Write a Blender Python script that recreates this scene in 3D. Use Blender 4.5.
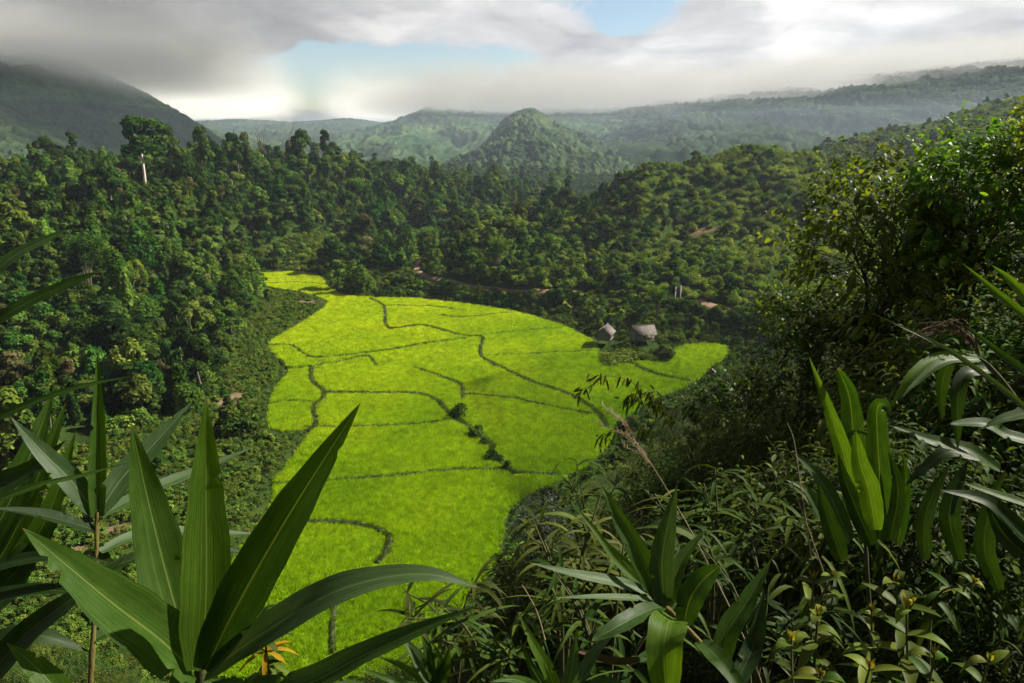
import bpy, math, random
import numpy as np
from mathutils import Vector, Matrix

# ------------------------------------------------------------------ scene, camera, light
for o in list(bpy.data.objects):
    bpy.data.objects.remove(o)
scene = bpy.context.scene
COL = scene.collection
RNG = np.random.default_rng(7)

FPX, CX, CY, HORIZON = 683.0, 512.0, 341.5, 130.0
PITCH = math.atan((CY - HORIZON) / FPX)
cam_data = bpy.data.cameras.new('camera')
cam_data.sensor_width = 36.0
cam_data.lens = 24.0
cam_data.clip_start = 0.05
cam_data.clip_end = 20000
cam = bpy.data.objects.new('camera', cam_data)
COL.objects.link(cam)
cam.rotation_euler = (math.pi / 2 - PITCH, 0, 0)
scene.camera = cam

SUN_AZ, SUN_EL = math.radians(74), math.radians(40)     # azimuth from +Y towards +X
SUN_DIR = Vector((math.cos(SUN_EL) * math.sin(SUN_AZ), math.cos(SUN_EL) * math.cos(SUN_AZ), math.sin(SUN_EL)))
sd = bpy.data.lights.new('sun', 'SUN')
sd.energy = 5.0
sd.angle = math.radians(0.5)
sd.color = (1.0, 0.93, 0.80)
sun = bpy.data.objects.new('sun', sd)
sun.rotation_euler = SUN_DIR.to_track_quat('Z', 'Y').to_euler()
COL.objects.link(sun)

scene.view_settings.view_transform = 'Standard'
scene.view_settings.look = 'None'
scene.view_settings.exposure = 1.65
scene.view_settings.gamma = 1.0
scene.cycles.use_denoising = True
scene.cycles.max_bounces = 6
scene.cycles.diffuse_bounces = 3
scene.cycles.glossy_bounces = 2
scene.cycles.transmission_bounces = 3
scene.cycles.transparent_max_bounces = 4
scene.cycles.volume_bounces = 2
scene.cycles.sample_clamp_indirect = 4.0
scene.cycles.use_adaptive_sampling = True
scene.cycles.adaptive_threshold = 0.02


class NT:
    """small helper round a node tree"""
    def __init__(s, tree):
        s.t = tree
        for n in list(tree.nodes):
            tree.nodes.remove(n)

    def n(s, kind, ins=None, **kw):
        nd = s.t.nodes.new(kind)
        for k, v in kw.items():
            setattr(nd, k, v)
        for k, v in (ins or {}).items():
            sock = nd.inputs[k]
            if isinstance(v, bpy.types.NodeSocket):
                s.t.links.new(v, sock)
            else:
                sock.default_value = v
        return nd

    def math(s, op, a, b=0.0, clamp=False):
        return s.n('ShaderNodeMath', {0: a, 1: b}, operation=op, use_clamp=clamp).outputs[0]

    def ramp(s, fac, stops):
        r = s.n('ShaderNodeValToRGB', {0: fac})
        cr = r.color_ramp
        while len(cr.elements) < len(stops):
            cr.elements.new(0.5)
        for e, (p, c) in zip(cr.elements, stops):
            e.position = p
            e.color = c if len(c) == 4 else (*c, 1)
        return r.outputs[0]

    def mix(s, fac, a, b, blend='MIX'):
        m = s.n('ShaderNodeMix', data_type='RGBA', blend_type=blend)
        for k, v in ((0, fac), (6, a), (7, b)):
            if isinstance(v, bpy.types.NodeSocket):
                s.t.links.new(v, m.inputs[k])
            else:
                m.inputs[k].default_value = v if k == 0 or len(v) == 4 else (*v, 1)
        return m.outputs[2]

    def map(s, v, a, b, c, d, smooth=False):
        return s.n('ShaderNodeMapRange', {0: v, 1: a, 2: b, 3: c, 4: d},
                   interpolation_type='SMOOTHSTEP' if smooth else 'LINEAR').outputs[0]


# ------------------------------------------------------------------ sky: Nishita with broken cloud
world = bpy.data.worlds.new('World')
scene.world = world
world.use_nodes = True
w = NT(world.node_tree)
sky = w.n('ShaderNodeTexSky', sky_type='NISHITA', sun_disc=False)
sky.sun_elevation = SUN_EL
sky.sun_rotation = SUN_AZ
sky.air_density = 1.0
sky.dust_density = 0.6
bg_sky = w.n('ShaderNodeBackground', {0: sky.outputs[0], 1: 0.043})
gen = w.n('ShaderNodeTexCoord').outputs['Generated']
sep = w.n('ShaderNodeSeparateXYZ', {0: gen})
dx, dy, dz = sep.outputs
zz = w.math('ADD', w.math('MAXIMUM', dz, 0.0), 0.30)
px_ = w.math('DIVIDE', dx, zz)
py_ = w.math('DIVIDE', dy, zz)
cp_ = w.n('ShaderNodeCombineXYZ', {0: px_, 1: py_, 2: w.math('MULTIPLY', dz, 3.0)}).outputs[0]
warp = w.n('ShaderNodeTexNoise', {'Vector': cp_, 'Scale': 1.6, 'Detail': 4.0})
wv = w.n('ShaderNodeVectorMath', {0: warp.outputs['Color'], 1: (0.5, 0.5, 0.5)}, operation='SUBTRACT').outputs[0]
wv = w.n('ShaderNodeVectorMath', {0: wv, 1: (0.7, 0.7, 0.7)}, operation='MULTIPLY').outputs[0]
cpw = w.n('ShaderNodeVectorMath', {0: cp_, 1: wv}, operation='ADD').outputs[0]
n1 = w.n('ShaderNodeTexNoise', {'Vector': cpw, 'Scale': 1.5, 'Detail': 10.0, 'Roughness': 0.58}).outputs['Fac']
azim = w.math('ARCTAN2', dx, dy)


def gauss(a, sa, e, se):
    q = w.math('ADD', w.math('POWER', w.math('DIVIDE', w.math('SUBTRACT', azim, a), sa), 2.0), w.math('POWER', w.math('DIVIDE', w.math('SUBTRACT', dz, e), se), 2.0))
    return w.math('EXPONENT', w.math('MULTIPLY', q, -1.0))


# breaks in the cloud deck: a wide one ahead to the left, a small one higher ahead
gap = w.math('ADD', w.math('MULTIPLY', gauss(-0.20, 0.20, 0.068, 0.035), 0.40), w.math('MULTIPLY', gauss(0.16, 0.10, 0.155, 0.035), 0.30))
gap = w.math('ADD', gap, w.math('MULTIPLY', gauss(-0.12, 0.16, 0.10, 0.02), 0.10))
cover = w.math('SUBTRACT', w.math('ADD', n1, 0.16), gap)
cmask = w.map(cover, 0.44, 0.54, 0.0, 1.0, True)
n2 = w.n('ShaderNodeTexNoise', {'Vector': cpw, 'Scale': 1.7, 'Detail': 9.0, 'Roughness': 0.54}).outputs['Fac']
ccol = w.ramp(n2, [(0.34, (0.50, 0.51, 0.53)), (0.5, (0.74, 0.74, 0.75)), (0.62, (1.0, 0.99, 0.98))])
side = w.map(azim, -0.50, 0.05, 0.155, 0.34, True)         # thick dark bank to the left, thin bright cloud to the right
high = w.map(dz, 0.2, 0.5, 1.0, 0.28, True)
bg_cloud = w.n('ShaderNodeBackground', {0: ccol, 1: w.math('MULTIPLY', side, high)})
mixs = w.n('ShaderNodeMixShader', {0: cmask, 1: bg_sky.outputs[0], 2: bg_cloud.outputs[0]})
w.n('ShaderNodeOutputWorld', {0: mixs.outputs[0]})


# ------------------------------------------------------------------ picture <-> place
CP, SP = math.cos(PITCH), math.sin(PITCH)


def P(px, py, d):
    """the point seen at pixel (px, py) that lies d metres along the camera's axis"""
    r, u = (px - CX) / FPX, (CY - py) / FPX
    return np.array((r * d, (CP + SP * u) * d, (-SP + CP * u) * d))


def PY(px, py, Y):
    u = (CY - py) / FPX
    return P(px, py, Y / (CP + SP * u))


FLOOR = -40.0


def G(px, py, z=FLOOR):
    u = (CY - py) / FPX
    return P(px, py, z / (-SP + CP * u))


def project(X, Y, Z):
    d = Y * CP - Z * SP
    u = Y * SP + Z * CP
    return CX + FPX * X / d, CY - FPX * u / d, d


# ------------------------------------------------------------------ numpy noise
def _h(ix, iy, s):
    v = np.sin(ix * 127.1 + iy * 311.7 + s * 74.7) * 43758.5453
    return v - np.floor(v)


def vnoise(x, y, s=0):
    ix, iy = np.floor(x), np.floor(y)
    fx, fy = x - ix, y - iy
    fx, fy = fx * fx * (3 - 2 * fx), fy * fy * (3 - 2 * fy)
    return ((_h(ix, iy, s) * (1 - fx) + _h(ix + 1, iy, s) * fx) * (1 - fy)
            + (_h(ix, iy + 1, s) * (1 - fx) + _h(ix + 1, iy + 1, s) * fx) * fy)


def fbm(x, y, s=0, o=4):
    t, a = 0, 0.5
    for k in range(o):
        t = t + a * vnoise(x * 2 ** k, y * 2 ** k, s + k * 13)
        a *= 0.5
    return t


def worley(x, y, s=0):
    ix, iy = np.floor(x), np.floor(y)
    best = np.full(np.shape(x), 9.0)
    idv = np.zeros(np.shape(x))
    for a in (-1, 0, 1):
        for b in (-1, 0, 1):
            cx, cy = ix + a, iy + b
            d = (cx + _h(cx, cy, s) - x) ** 2 + (cy + _h(cx, cy, s + 5) - y) ** 2
            m = d < best
            best = np.where(m, d, best)
            idv = np.where(m, _h(cx, cy, s + 9), idv)
    return np.sqrt(best), idv


def sstep(a, b, x):
    t = np.clip((x - a) / (b - a), 0, 1)
    return t * t * (3 - 2 * t)


def in_poly(x, y, poly):
    c = np.zeros(np.shape(x), bool)
    n = len(poly)
    for i in range(n):
        x1, y1 = poly[i]
        x2, y2 = poly[(i + 1) % n]
        k = ((y1 > y) != (y2 > y))
        with np.errstate(divide='ignore', invalid='ignore'):
            c ^= k & (x < (x2 - x1) * (y - y1) / (y2 - y1 + 1e-12) + x1)
    return c


def seg_dist(x, y, line, closed=False):
    d = np.full(np.shape(x), 1e9)
    pts = list(line) + ([line[0]] if closed else [])
    for (x1, y1), (x2, y2) in zip(pts[:-1], pts[1:]):
        L = (x2 - x1) ** 2 + (y2 - y1) ** 2 + 1e-9
        t = np.clip(((x - x1) * (x2 - x1) + (y - y1) * (y2 - y1)) / L, 0, 1)
        d = np.minimum(d, (x - x1 - t * (x2 - x1)) ** 2 + (y - y1 - t * (y2 - y1)) ** 2)
    return np.sqrt(d)


def smooth_line(pts, n=6):
    """Catmull-Rom through the points"""
    p = [np.array(q, float) for q in pts]
    p = [2 * p[0] - p[1]] + p + [2 * p[-1] - p[-2]]
    out = []
    for i in range(1, len(p) - 2):
        for k in range(n):
            t = k / n
            out.append(0.5 * (2 * p[i] + (p[i + 1] - p[i - 1]) * t + (2 * p[i - 1] - 5 * p[i] + 4 * p[i + 1] - p[i + 2]) * t * t
                              + (3 * p[i] - p[i - 1] - 3 * p[i + 1] + p[i + 2]) * t ** 3))
    out.append(p[-2])
    return np.array(out)


# ------------------------------------------------------------------ object helpers
def link(name, data, parent=None):
    o = bpy.data.objects.new(name, data)
    COL.objects.link(o)
    if parent is not None:
        o.parent = parent
    return o


def tag(o, label=None, cat=None, group=None, kind=None):
    if label: o['label'] = label
    if cat: o['category'] = cat
    if group: o['group'] = group
    if kind: o['kind'] = kind
    return o


def thing(name, label, cat, loc=(0, 0, 0), rz=0.0, group=None):
    o = bpy.data.objects.new(name, None)
    COL.objects.link(o)
    o.empty_display_size = 0.1
    o.location = loc
    o.rotation_euler = (0, 0, rz)
    return tag(o, label, cat, group, 'thing')


def mesh(name, V, F, mat=None, smooth=False, tint=None, extra=None):
    """V (n,3), F (m,k) or list of such arrays; tint: one value per face"""
    me = bpy.data.meshes.new(name)
    V = np.asarray(V, np.float32).reshape(-1, 3)
    Fs = F if isinstance(F, list) else [F]
    Fs = [np.asarray(f, np.int32) for f in Fs if len(f)]
    me.vertices.add(len(V))
    me.vertices.foreach_set('co', V.ravel())
    loops = np.concatenate([f.ravel() for f in Fs])
    tot = np.concatenate([np.full(len(f), f.shape[1], np.int32) for f in Fs])
    start = np.concatenate([[0], np.cumsum(tot)[:-1]]).astype(np.int32)
    me.loops.add(len(loops))
    me.loops.foreach_set('vertex_index', loops)
    me.polygons.add(len(tot))
    me.polygons.foreach_set('loop_start', start)
    me.polygons.foreach_set('loop_total', tot)
    if smooth:
        me.polygons.foreach_set('use_smooth', np.ones(len(tot), bool))
    if tint is not None:
        a = me.attributes.new('tint', 'FLOAT', 'FACE')
        a.data.foreach_set('value', np.asarray(tint, np.float32))
    for k, v in (extra or {}).items():
        a = me.attributes.new(k, 'FLOAT', 'POINT')
        a.data.foreach_set('value', np.asarray(v, np.float32))
    me.update(calc_edges=True)
    if mat is not None:
        for m in (mat if isinstance(mat, list) else [mat]):
            me.materials.append(m)
    return me


def grid_faces(nu, nv):
    i = np.arange(nu - 1)[:, None] * nv + np.arange(nv - 1)[None, :]
    return np.stack([i, i + nv, i + nv + 1, i + 1], -1).reshape(-1, 4)


class MB:
    """collects pieces into one mesh"""
    def __init__(s):
        s.V, s.F, s.T, s.n = [], {}, {}, 0

    def add(s, V, F, tint=0.5):
        V = np.asarray(V, float).reshape(-1, 3)
        F = np.asarray(F, int)
        if not len(F):
            return
        k = F.shape[1]
        s.V.append(V)
        s.F.setdefault(k, []).append(F + s.n)
        s.T.setdefault(k, []).append(np.broadcast_to(np.asarray(tint, float), (len(F),)))
        s.n += len(V)

    def box(s, lo, hi, tint=0.5, M=None):
        (a, b, c), (d, e, f) = lo, hi
        V = np.array([(a, b, c), (d, b, c), (d, e, c), (a, e, c), (a, b, f), (d, b, f), (d, e, f), (a, e, f)], float)
        if M is not None:
            V = np.array([M @ Vector(v) for v in V])
        s.add(V, [(0, 3, 2, 1), (4, 5, 6, 7), (0, 1, 5, 4), (1, 2, 6, 5), (2, 3, 7, 6), (3, 0, 4, 7)], tint)

    def tube(s, pts, radii, k=6, tint=0.5):
        pts = np.asarray(pts, float)
        n = len(pts)
        radii = np.broadcast_to(np.asarray(radii, float), (n,))
        tg = np.gradient(pts, axis=0)
        tg /= np.linalg.norm(tg, axis=1, keepdims=True) + 1e-9
        ref = np.array((1.0, 0.13, 0.0)) if abs(tg[0, 0]) < 0.8 else np.array((0.0, 1.0, 0.1))
        a = np.cross(tg, ref)
        a /= np.linalg.norm(a, axis=1, keepdims=True) + 1e-9
        b = np.cross(tg, a)
        th = np.arange(k) * 2 * math.pi / k
        V = pts[:, None] + radii[:, None, None] * (a[:, None] * np.cos(th)[None, :, None] + b[:, None] * np.sin(th)[None, :, None])
        i = np.arange(n - 1)[:, None] * k + np.arange(k)[None]
        j = np.arange(n - 1)[:, None] * k + (np.arange(k)[None] + 1) % k
        s.add(V.reshape(-1, 3), np.stack([i, j, j + k, i + k], -1).reshape(-1, 4), tint)

    def data(s, name, mat, smooth=False):
        ks = sorted(s.F)
        return mesh(name, np.concatenate(s.V), [np.concatenate(s.F[k]) for k in ks], mat, smooth,
                    np.concatenate([np.concatenate(s.T[k]) for k in ks]))

    def build(s, name, mat, parent=None, smooth=False):
        return link(name, s.data(name, mat, smooth), parent)


# ------------------------------------------------------------------ materials
def material(name):
    m = bpy.data.materials.new(name)
    m.use_nodes = True
    return m, NT(m.node_tree)


def foliage_mat(name, dark, mid, light, trans=0.30, rand=0.35, gloss=0.0, rough=0.45, hue=0.03, patch=0.0, ripe_shade=False, glow=1.0):
    """leaves: colour runs dark-mid-light over the per-leaf tint and shifts from plant to plant"""
    m, t = material(name)
    at = t.n('ShaderNodeAttribute', attribute_name='tint').outputs['Fac']
    rnd = t.n('ShaderNodeObjectInfo').outputs['Random']
    f = t.math('ADD', at, t.math('MULTIPLY', t.math('SUBTRACT', rnd, 0.5), rand), True)
    if patch:
        lo_ = t.n('ShaderNodeObjectInfo').outputs['Location']
        p1 = t.n('ShaderNodeTexNoise', {'Vector': lo_, 'Scale': 0.07, 'Detail': 3.0}).outputs['Fac']
        p2 = t.n('ShaderNodeTexNoise', {'Vector': lo_, 'Scale': 0.6, 'Detail': 3.0}).outputs['Fac']
        f = t.math('ADD', f, t.math('MULTIPLY', t.math('SUBTRACT', t.math('ADD', t.math('MULTIPLY', p1, 1.5), t.math('MULTIPLY', p2, 0.5)), 1.0), patch), True)
    if ripe_shade:                                                # far plots riper, near greener; cloud shade on the right put into the colour
        ls = t.n('ShaderNodeSeparateXYZ', {0: t.n('ShaderNodeObjectInfo').outputs['Location']}).outputs
        f = t.math('ADD', f, t.math('ADD', t.map(ls[1], 45, 165, -0.20, 0.24), t.map(ls[0], -25, 30, 0.10, -0.20)), True)
    c = t.ramp(f, [(0.05, dark), (0.5, mid), (0.97, light)])
    rr = t.math('FRACT', t.math('MULTIPLY', rnd, 17.31))
    hs = t.n('ShaderNodeHueSaturation', {'Hue': t.map(rr, 0, 1, 0.5 - hue, 0.5 + hue), 'Saturation': 1.0,
                                         'Value': t.map(t.math('FRACT', t.math('MULTIPLY', rnd, 7.7)), 0, 1, 0.62, 1.35), 'Color': c})
    c = hs.outputs[0]
    if gloss > 0:
        d = t.n('ShaderNodeBsdfPrincipled', {'Base Color': c, 'Roughness': rough, 'Specular IOR Level': gloss}).outputs[0]
    else:
        d = t.n('ShaderNodeBsdfDiffuse', {0: c}).outputs[0]
    tc = t.mix(0.5, c, (0.30, 0.42, 0.02), 'SCREEN') if False else t.n('ShaderNodeMixRGB', {0: 1.0, 1: c, 2: (1.5 * glow, 1.35 * glow, 0.5 * glow, 1)}, blend_type='MULTIPLY').outputs[0]
    tr = t.n('ShaderNodeBsdfTranslucent', {0: tc}).outputs[0]
    ms = t.n('ShaderNodeMixShader', {0: trans, 1: d, 2: tr})
    t.n('ShaderNodeOutputMaterial', {0: ms.outputs[0]})
    return m


def rough_mat(name, stops, scale=3.0, rough=0.85, bump=0.3, detail=6.0, stretch=(1, 1, 1), coord='Object', bumpdist=0.05):
    m, t = material(name)
    co = t.n('ShaderNodeTexCoord').outputs[coord]
    mp = t.n('ShaderNodeMapping', {0: co, 'Scale': stretch}).outputs[0]
    nz = t.n('ShaderNodeTexNoise', {'Vector': mp, 'Scale': scale, 'Detail': detail, 'Roughness': 0.6}).outputs['Fac']
    c = t.ramp(nz, stops)
    b = t.n('ShaderNodeBump', {'Height': nz, 'Strength': bump, 'Distance': bumpdist}).outputs[0]
    p = t.n('ShaderNodeBsdfPrincipled', {'Base Color': c, 'Roughness': rough, 'Normal': b, 'Specular IOR Level': 0.25})
    t.n('ShaderNodeOutputMaterial', {0: p.outputs[0]})
    return m


M_BARK = rough_mat('bark', [(0.3, (0.045, 0.035, 0.026)), (0.7, (0.13, 0.105, 0.08))], 6, stretch=(1, 1, 0.25))
M_PALE = rough_mat('pale_bark', [(0.3, (0.30, 0.27, 0.23)), (0.7, (0.52, 0.48, 0.42))], 4, stretch=(1, 1, 0.3))
M_DIRT = rough_mat('red_dirt', [(0.3, (0.12, 0.065, 0.04)), (0.55, (0.19, 0.11, 0.07)), (0.75, (0.27, 0.18, 0.12))], 0.6, bump=0.5, bumpdist=0.15)
M_ROAD = rough_mat('dirt_road', [(0.3, (0.13, 0.080, 0.05)), (0.7, (0.23, 0.15, 0.10))], 0.9, bump=0.4, bumpdist=0.08)
M_FOREST = foliage_mat('forest_leaves', (0.007, 0.019, 0.004), (0.025, 0.055, 0.009), (0.095, 0.142, 0.022), patch=0.9)
M_VINE = foliage_mat('vine_leaves', (0.012, 0.034, 0.006), (0.040, 0.086, 0.011), (0.125, 0.182, 0.024), patch=0.8)
M_SCRUB = foliage_mat('scrub_leaves', (0.024, 0.056, 0.009), (0.074, 0.132, 0.017), (0.155, 0.215, 0.034), patch=0.5, hue=0.018)
M_DRYLEAF = foliage_mat('brownish_leaves', (0.0300, 0.0338, 0.0120), (0.0713, 0.0713, 0.0270), (0.1275, 0.1125, 0.0450))
M_WEED = foliage_mat('weed_leaves', (0.022, 0.045, 0.008), (0.060, 0.105, 0.015), (0.150, 0.195, 0.030))
M_PALESCRUB = foliage_mat('pale_scrub_leaves', (0.055, 0.100, 0.014), (0.145, 0.205, 0.028), (0.230, 0.285, 0.055), patch=0.6, hue=0.015)
M_RICE = foliage_mat('rice_leaves', (0.075, 0.195, 0.003), (0.205, 0.335, 0.004), (0.370, 0.460, 0.010), trans=0.42, rand=0.12, hue=0.005, patch=0.6, ripe_shade=True)
M_BUND = foliage_mat('bund_grass', (0.022, 0.045, 0.006), (0.050, 0.085, 0.010), (0.10, 0.15, 0.02))
# ------------------------------------------------------------------ plan of the valley
FIELD_PX = [(262, 274), (300, 272), (322, 279), (328, 288), (350, 296), (375, 298), (415, 299), (470, 305), (520, 313), (565, 327),
            (592, 341), (600, 352), (603, 361), (628, 362), (662, 361), (680, 347), (720, 345), (728, 354), (706, 373), (690, 386), (650, 402),
            (622, 424), (604, 452), (575, 476), (540, 490), (510, 512), (500, 560), (470, 602), (440, 642), (415, 676), (200, 676), (212, 600),
            (232, 560), (261, 522), (272, 499), (271, 485), (281, 473), (309, 434), (301, 431), (272, 430), (268, 405), (279, 384),
            (288, 370), (271, 352), (270, 342), (297, 326), (326, 306), (322, 299), (300, 292), (266, 286)]
FIELD = smooth_line([G(*p)[:2] for p in FIELD_PX] + [G(*FIELD_PX[0])[:2]], 3)[:-1]
BUND_PX = [
    ([(370, 299), (384, 307), (386, 326), (397, 329), (420, 326), (440, 330), (466, 337), (482, 338), (481, 356), (503, 369), (531, 382), (564, 393), (587, 405), (601, 417), (607, 428)], 0.55),
    ([(466, 339), (426, 344), (400, 349), (372, 353), (314, 358), (293, 347), (270, 346)], 0.38),
    ([(376, 366), (367, 357), (336, 363), (291, 369), (280, 360)], 0.36),
    ([(311, 367), (312, 381), (323, 391), (323, 399), (314, 408), (316, 424), (309, 432)], 0.5),
    ([(325, 393), (366, 394), (414, 394), (437, 401), (448, 413), (465, 425), (491, 445), (493, 455), (515, 475)], 0.55),
    ([(303, 428), (372, 427), (428, 424), (452, 420), (462, 423)], 0.3),
    ([(272, 485), (335, 481), (400, 476), (451, 471), (491, 470), (506, 470)], 0.26),
    ([(250, 520), (306, 522), (349, 524), (377, 530), (389, 539), (386, 553), (377, 564)], 0.42),
    ([(414, 368), (440, 377), (461, 386), (463, 400)], 0.4),
    ([(466, 395), (512, 399), (564, 410), (592, 415)], 0.32),
    ([(440, 316), (461, 318), (512, 313)], 0.32),
    ([(386, 306), (430, 307), (456, 310)], 0.3),
    ([(482, 335), (530, 331), (564, 328)], 0.16),
    ([(482, 356), (540, 354), (597, 351)], 0.12),
    ([(603, 361), (628, 363), (648, 372), (669, 378), (689, 382)], 0.6),
    ([(515, 473), (581, 476), (580, 475)], 0.25),
    ([(335, 606), (332, 630), (333, 655)], 0.3),
    ([(268, 405), (290, 402), (314, 403)], 0.14),
    ([(264, 284), (296, 283), (326, 285)], 0.22),
    ([(275, 279), (300, 278), (321, 279)], 0.16),
]
BUNDS = [(smooth_line([G(*p)[:2] for p in pts], 6), wd) for pts, wd in BUND_PX]
ROAD = smooth_line([PY(*p)[:2] for p in [(432, 253, 203), (420, 258, 196), (416, 266, 187), (421, 273, 178), (445, 279, 170), (490, 285, 163), (540, 290, 157), (590, 293, 153), (625, 297, 150), (665, 303, 144),
                                         (705, 309, 139), (760, 316, 134), (840, 325, 128)]], 8)
DIRT_PX = [(700, 233, 6, 1.8), (680, 239, 2.2, 1.3), (640, 262, 2, 1.2), (622, 268, 1.8, 1.4), (655, 250, 2, 1.0), (726, 313, 3, 1.4), (700, 302, 2.5, 1.2), (308, 303, 4, 1.5), (228, 403, 1.7, 1.9), (239, 396, 1.3, 1.5), (85, 550, 2.0, 1.0), (120, 528, 2.2, 0.8)]
HUT_AT = [(605, 340), (642, 341)]

ctrl = []
for p in FIELD_PX:
    ctrl.append(tuple(G(*p)))
for p in [(0, 480), (60, 450), (130, 430), (180, 420), (230, 402), (236, 350), (255, 300), (150, 480), (60, 560), (200, 470), (0, 640), (120, 600)]:
    ctrl.append(tuple(G(*p, -39.6)))
for px, py, Y, hv in [
    (0, 270, 115, 7), (0, 220, 125, 7), (0, 180, 137, 10), (0, 154, 152, 19), (-120, 152, 140, 19), (-120, 250, 105, 7), (-200, 400, 80, 5),
    (100, 300, 122, 7), (100, 240, 140, 7), (100, 190, 158, 9), (100, 154, 175, 15), (100, 143, 186, 18),
    (200, 325, 128, 5), (200, 270, 152, 7), (200, 230, 168, 8), (200, 190, 186, 8), (200, 154, 204, 11), (200, 141, 214, 14),
    (270, 252, 194, 6), (270, 215, 212, 8), (270, 180, 230, 8), (270, 158, 248, 10), (270, 149, 259, 11),
    (312, 250, 212, 0), (312, 238, 216, 0), (350, 255, 210, 3),
    (340, 225, 232, 8), (340, 190, 255, 8), (340, 160, 275, 8), (340, 148, 290, 10),
    (420, 245, 224, 4), (420, 215, 260, 7), (420, 180, 290, 8), (420, 156, 315, 11),
    (500, 200, 300, 7), (500, 178, 325, 7), (500, 170, 345, 12), (560, 190, 360, 11), (620, 198, 400, 5),
    (440, 228, 196, 6), (500, 207, 203, 6), (540, 196, 210, 9), (600, 176, 216, 8), (640, 161, 220, 4), (700, 151, 222, 2), (757, 150, 222, 2), (820, 155, 220, 2), (900, 160, 212, 3),
    (500, 250, 176, 4), (560, 240, 178, 5), (600, 260, 164, 4), (640, 230, 180, 3), (700, 260, 158, 3), (700, 210, 190, 2), (760, 250, 156, 3), (760, 200, 190, 2),
    (820, 250, 152, 2), (820, 200, 186, 2), (900, 250, 146, 2), (900, 200, 178, 2), (1024, 220, 160, 3), (1024, 260, 135, 3),
    (760, 154, 350, 4), (800, 146, 365, 4), (880, 133, 380, 3), (960, 121, 380, 3), (1024, 98, 365, 3), (1150, 70, 330, 3),
]:
    q = PY(px, py, Y)
    ctrl.append((q[0], q[1], max(q[2] - hv, -39.5)))
for px, py, Y in [(417, 265, 188), (445, 279, 170), (490, 285, 163), (540, 290, 157), (625, 297, 150), (705, 309, 139), (760, 316, 134)]:
    q = PY(px, py, Y)
    ctrl.append((q[0], q[1], q[2]))
for p in HUT_AT:
    ctrl.append(tuple(G(*p, -39.0)))
ctrl += [(0, 0, -1.7), (0, 5, -6.2), (-4, 10, -11.5), (-4, 20, -22), (-3, 33, -35), (0, -10, 4), (0, -22, 10), (-14, -15, 5), (20, -15, 7),
         (-5, 1, -2.4), (-10, 5, -7), (-12, 15, -18), (-16, 30, -33), (-30, 40, -39), (-40, 18, -20), (-60, 40, -33), (-25, 0, -6), (-80, 70, -36),
         (2.5, 2, -2.7), (5, 5, -3.6), (-0.1, 9, -9.2), (1.2, 9, -7.3), (2.6, 9, -5.6), (4.2, 9, -4.9), (7, 10, -4.5), (-1.8, 9, -9.6), (-0.3, 16, -15.0), (2.0, 16, -12.3), (4.6, 16, -10.2), (7, 16, -7.9), (11, 16, -6.5), (-2.4, 16, -17), (-0.5, 25, -22.5), (3.2, 25, -17.5), (7, 25, -15), (12, 25, -11), (-4, 25, -25), (4, 38, -30), (10, 38, -24), (0, 38, -34), (18, 38, -18),
         (20, 20, -7.5), (24, 50, -28), (30, 64, -35), (30, 30, -11), (45, 60, -22),
         (60, 100, -28), (42, 92, -36), (70, 140, -27), (12, 3, -2.2), (25, 5, -1), (45, 30, -6), (90, 60, -8)]
for u_ in (-0.8, -0.4, 0.0, 0.4, 0.8):
    for Y, z in ((520, -44), (800, -64), (1600, -72), (3500, -78), (7000, -80)):
        ctrl.append((u_ * (Y + 30), Y, z))
for u_, Y, z in ((-0.6, 300, -22), (-0.3, 380, -26), (0.0, 430, -36), (0.12, 400, -38), (0.10, 262, -33), (0.02, 258, -34), (0.22, 268, -30), (0.34, 266, -27), (0.48, 262, -22), (0.12, 330, -33), (0.3, 312, -26), (-1.2, 150, -10), (-1.2, 300, -10), (1.3, 150, -8), (1.3, 300, 0), (-1.2, 60, -30)):
    ctrl.append((u_ * (Y + 30), Y, z))
ctrl = np.array(ctrl, float)


def _warp(X, Y):
    s = np.maximum(Y, -26) + 30
    return X / s, 0.8 * np.log(s)


cu, cv = _warp(ctrl[:, 0], ctrl[:, 1])
_D = np.sqrt((cu[:, None] - cu[None]) ** 2 + (cv[:, None] - cv[None]) ** 2 + 0.0004)
_W = np.linalg.solve(np.block([[_D - 0.004 * np.eye(len(cu)), np.ones((len(cu), 1))], [np.ones((1, len(cu))), np.zeros((1, 1))]]),
                     np.concatenate([ctrl[:, 2], [0.0]]))


def field_sd(X, Y):
    """metres to the edge of the paddies, negative inside"""
    d = seg_dist(X, Y, FIELD, True)
    return np.where(in_poly(X, Y, FIELD), -d, d)


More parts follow.
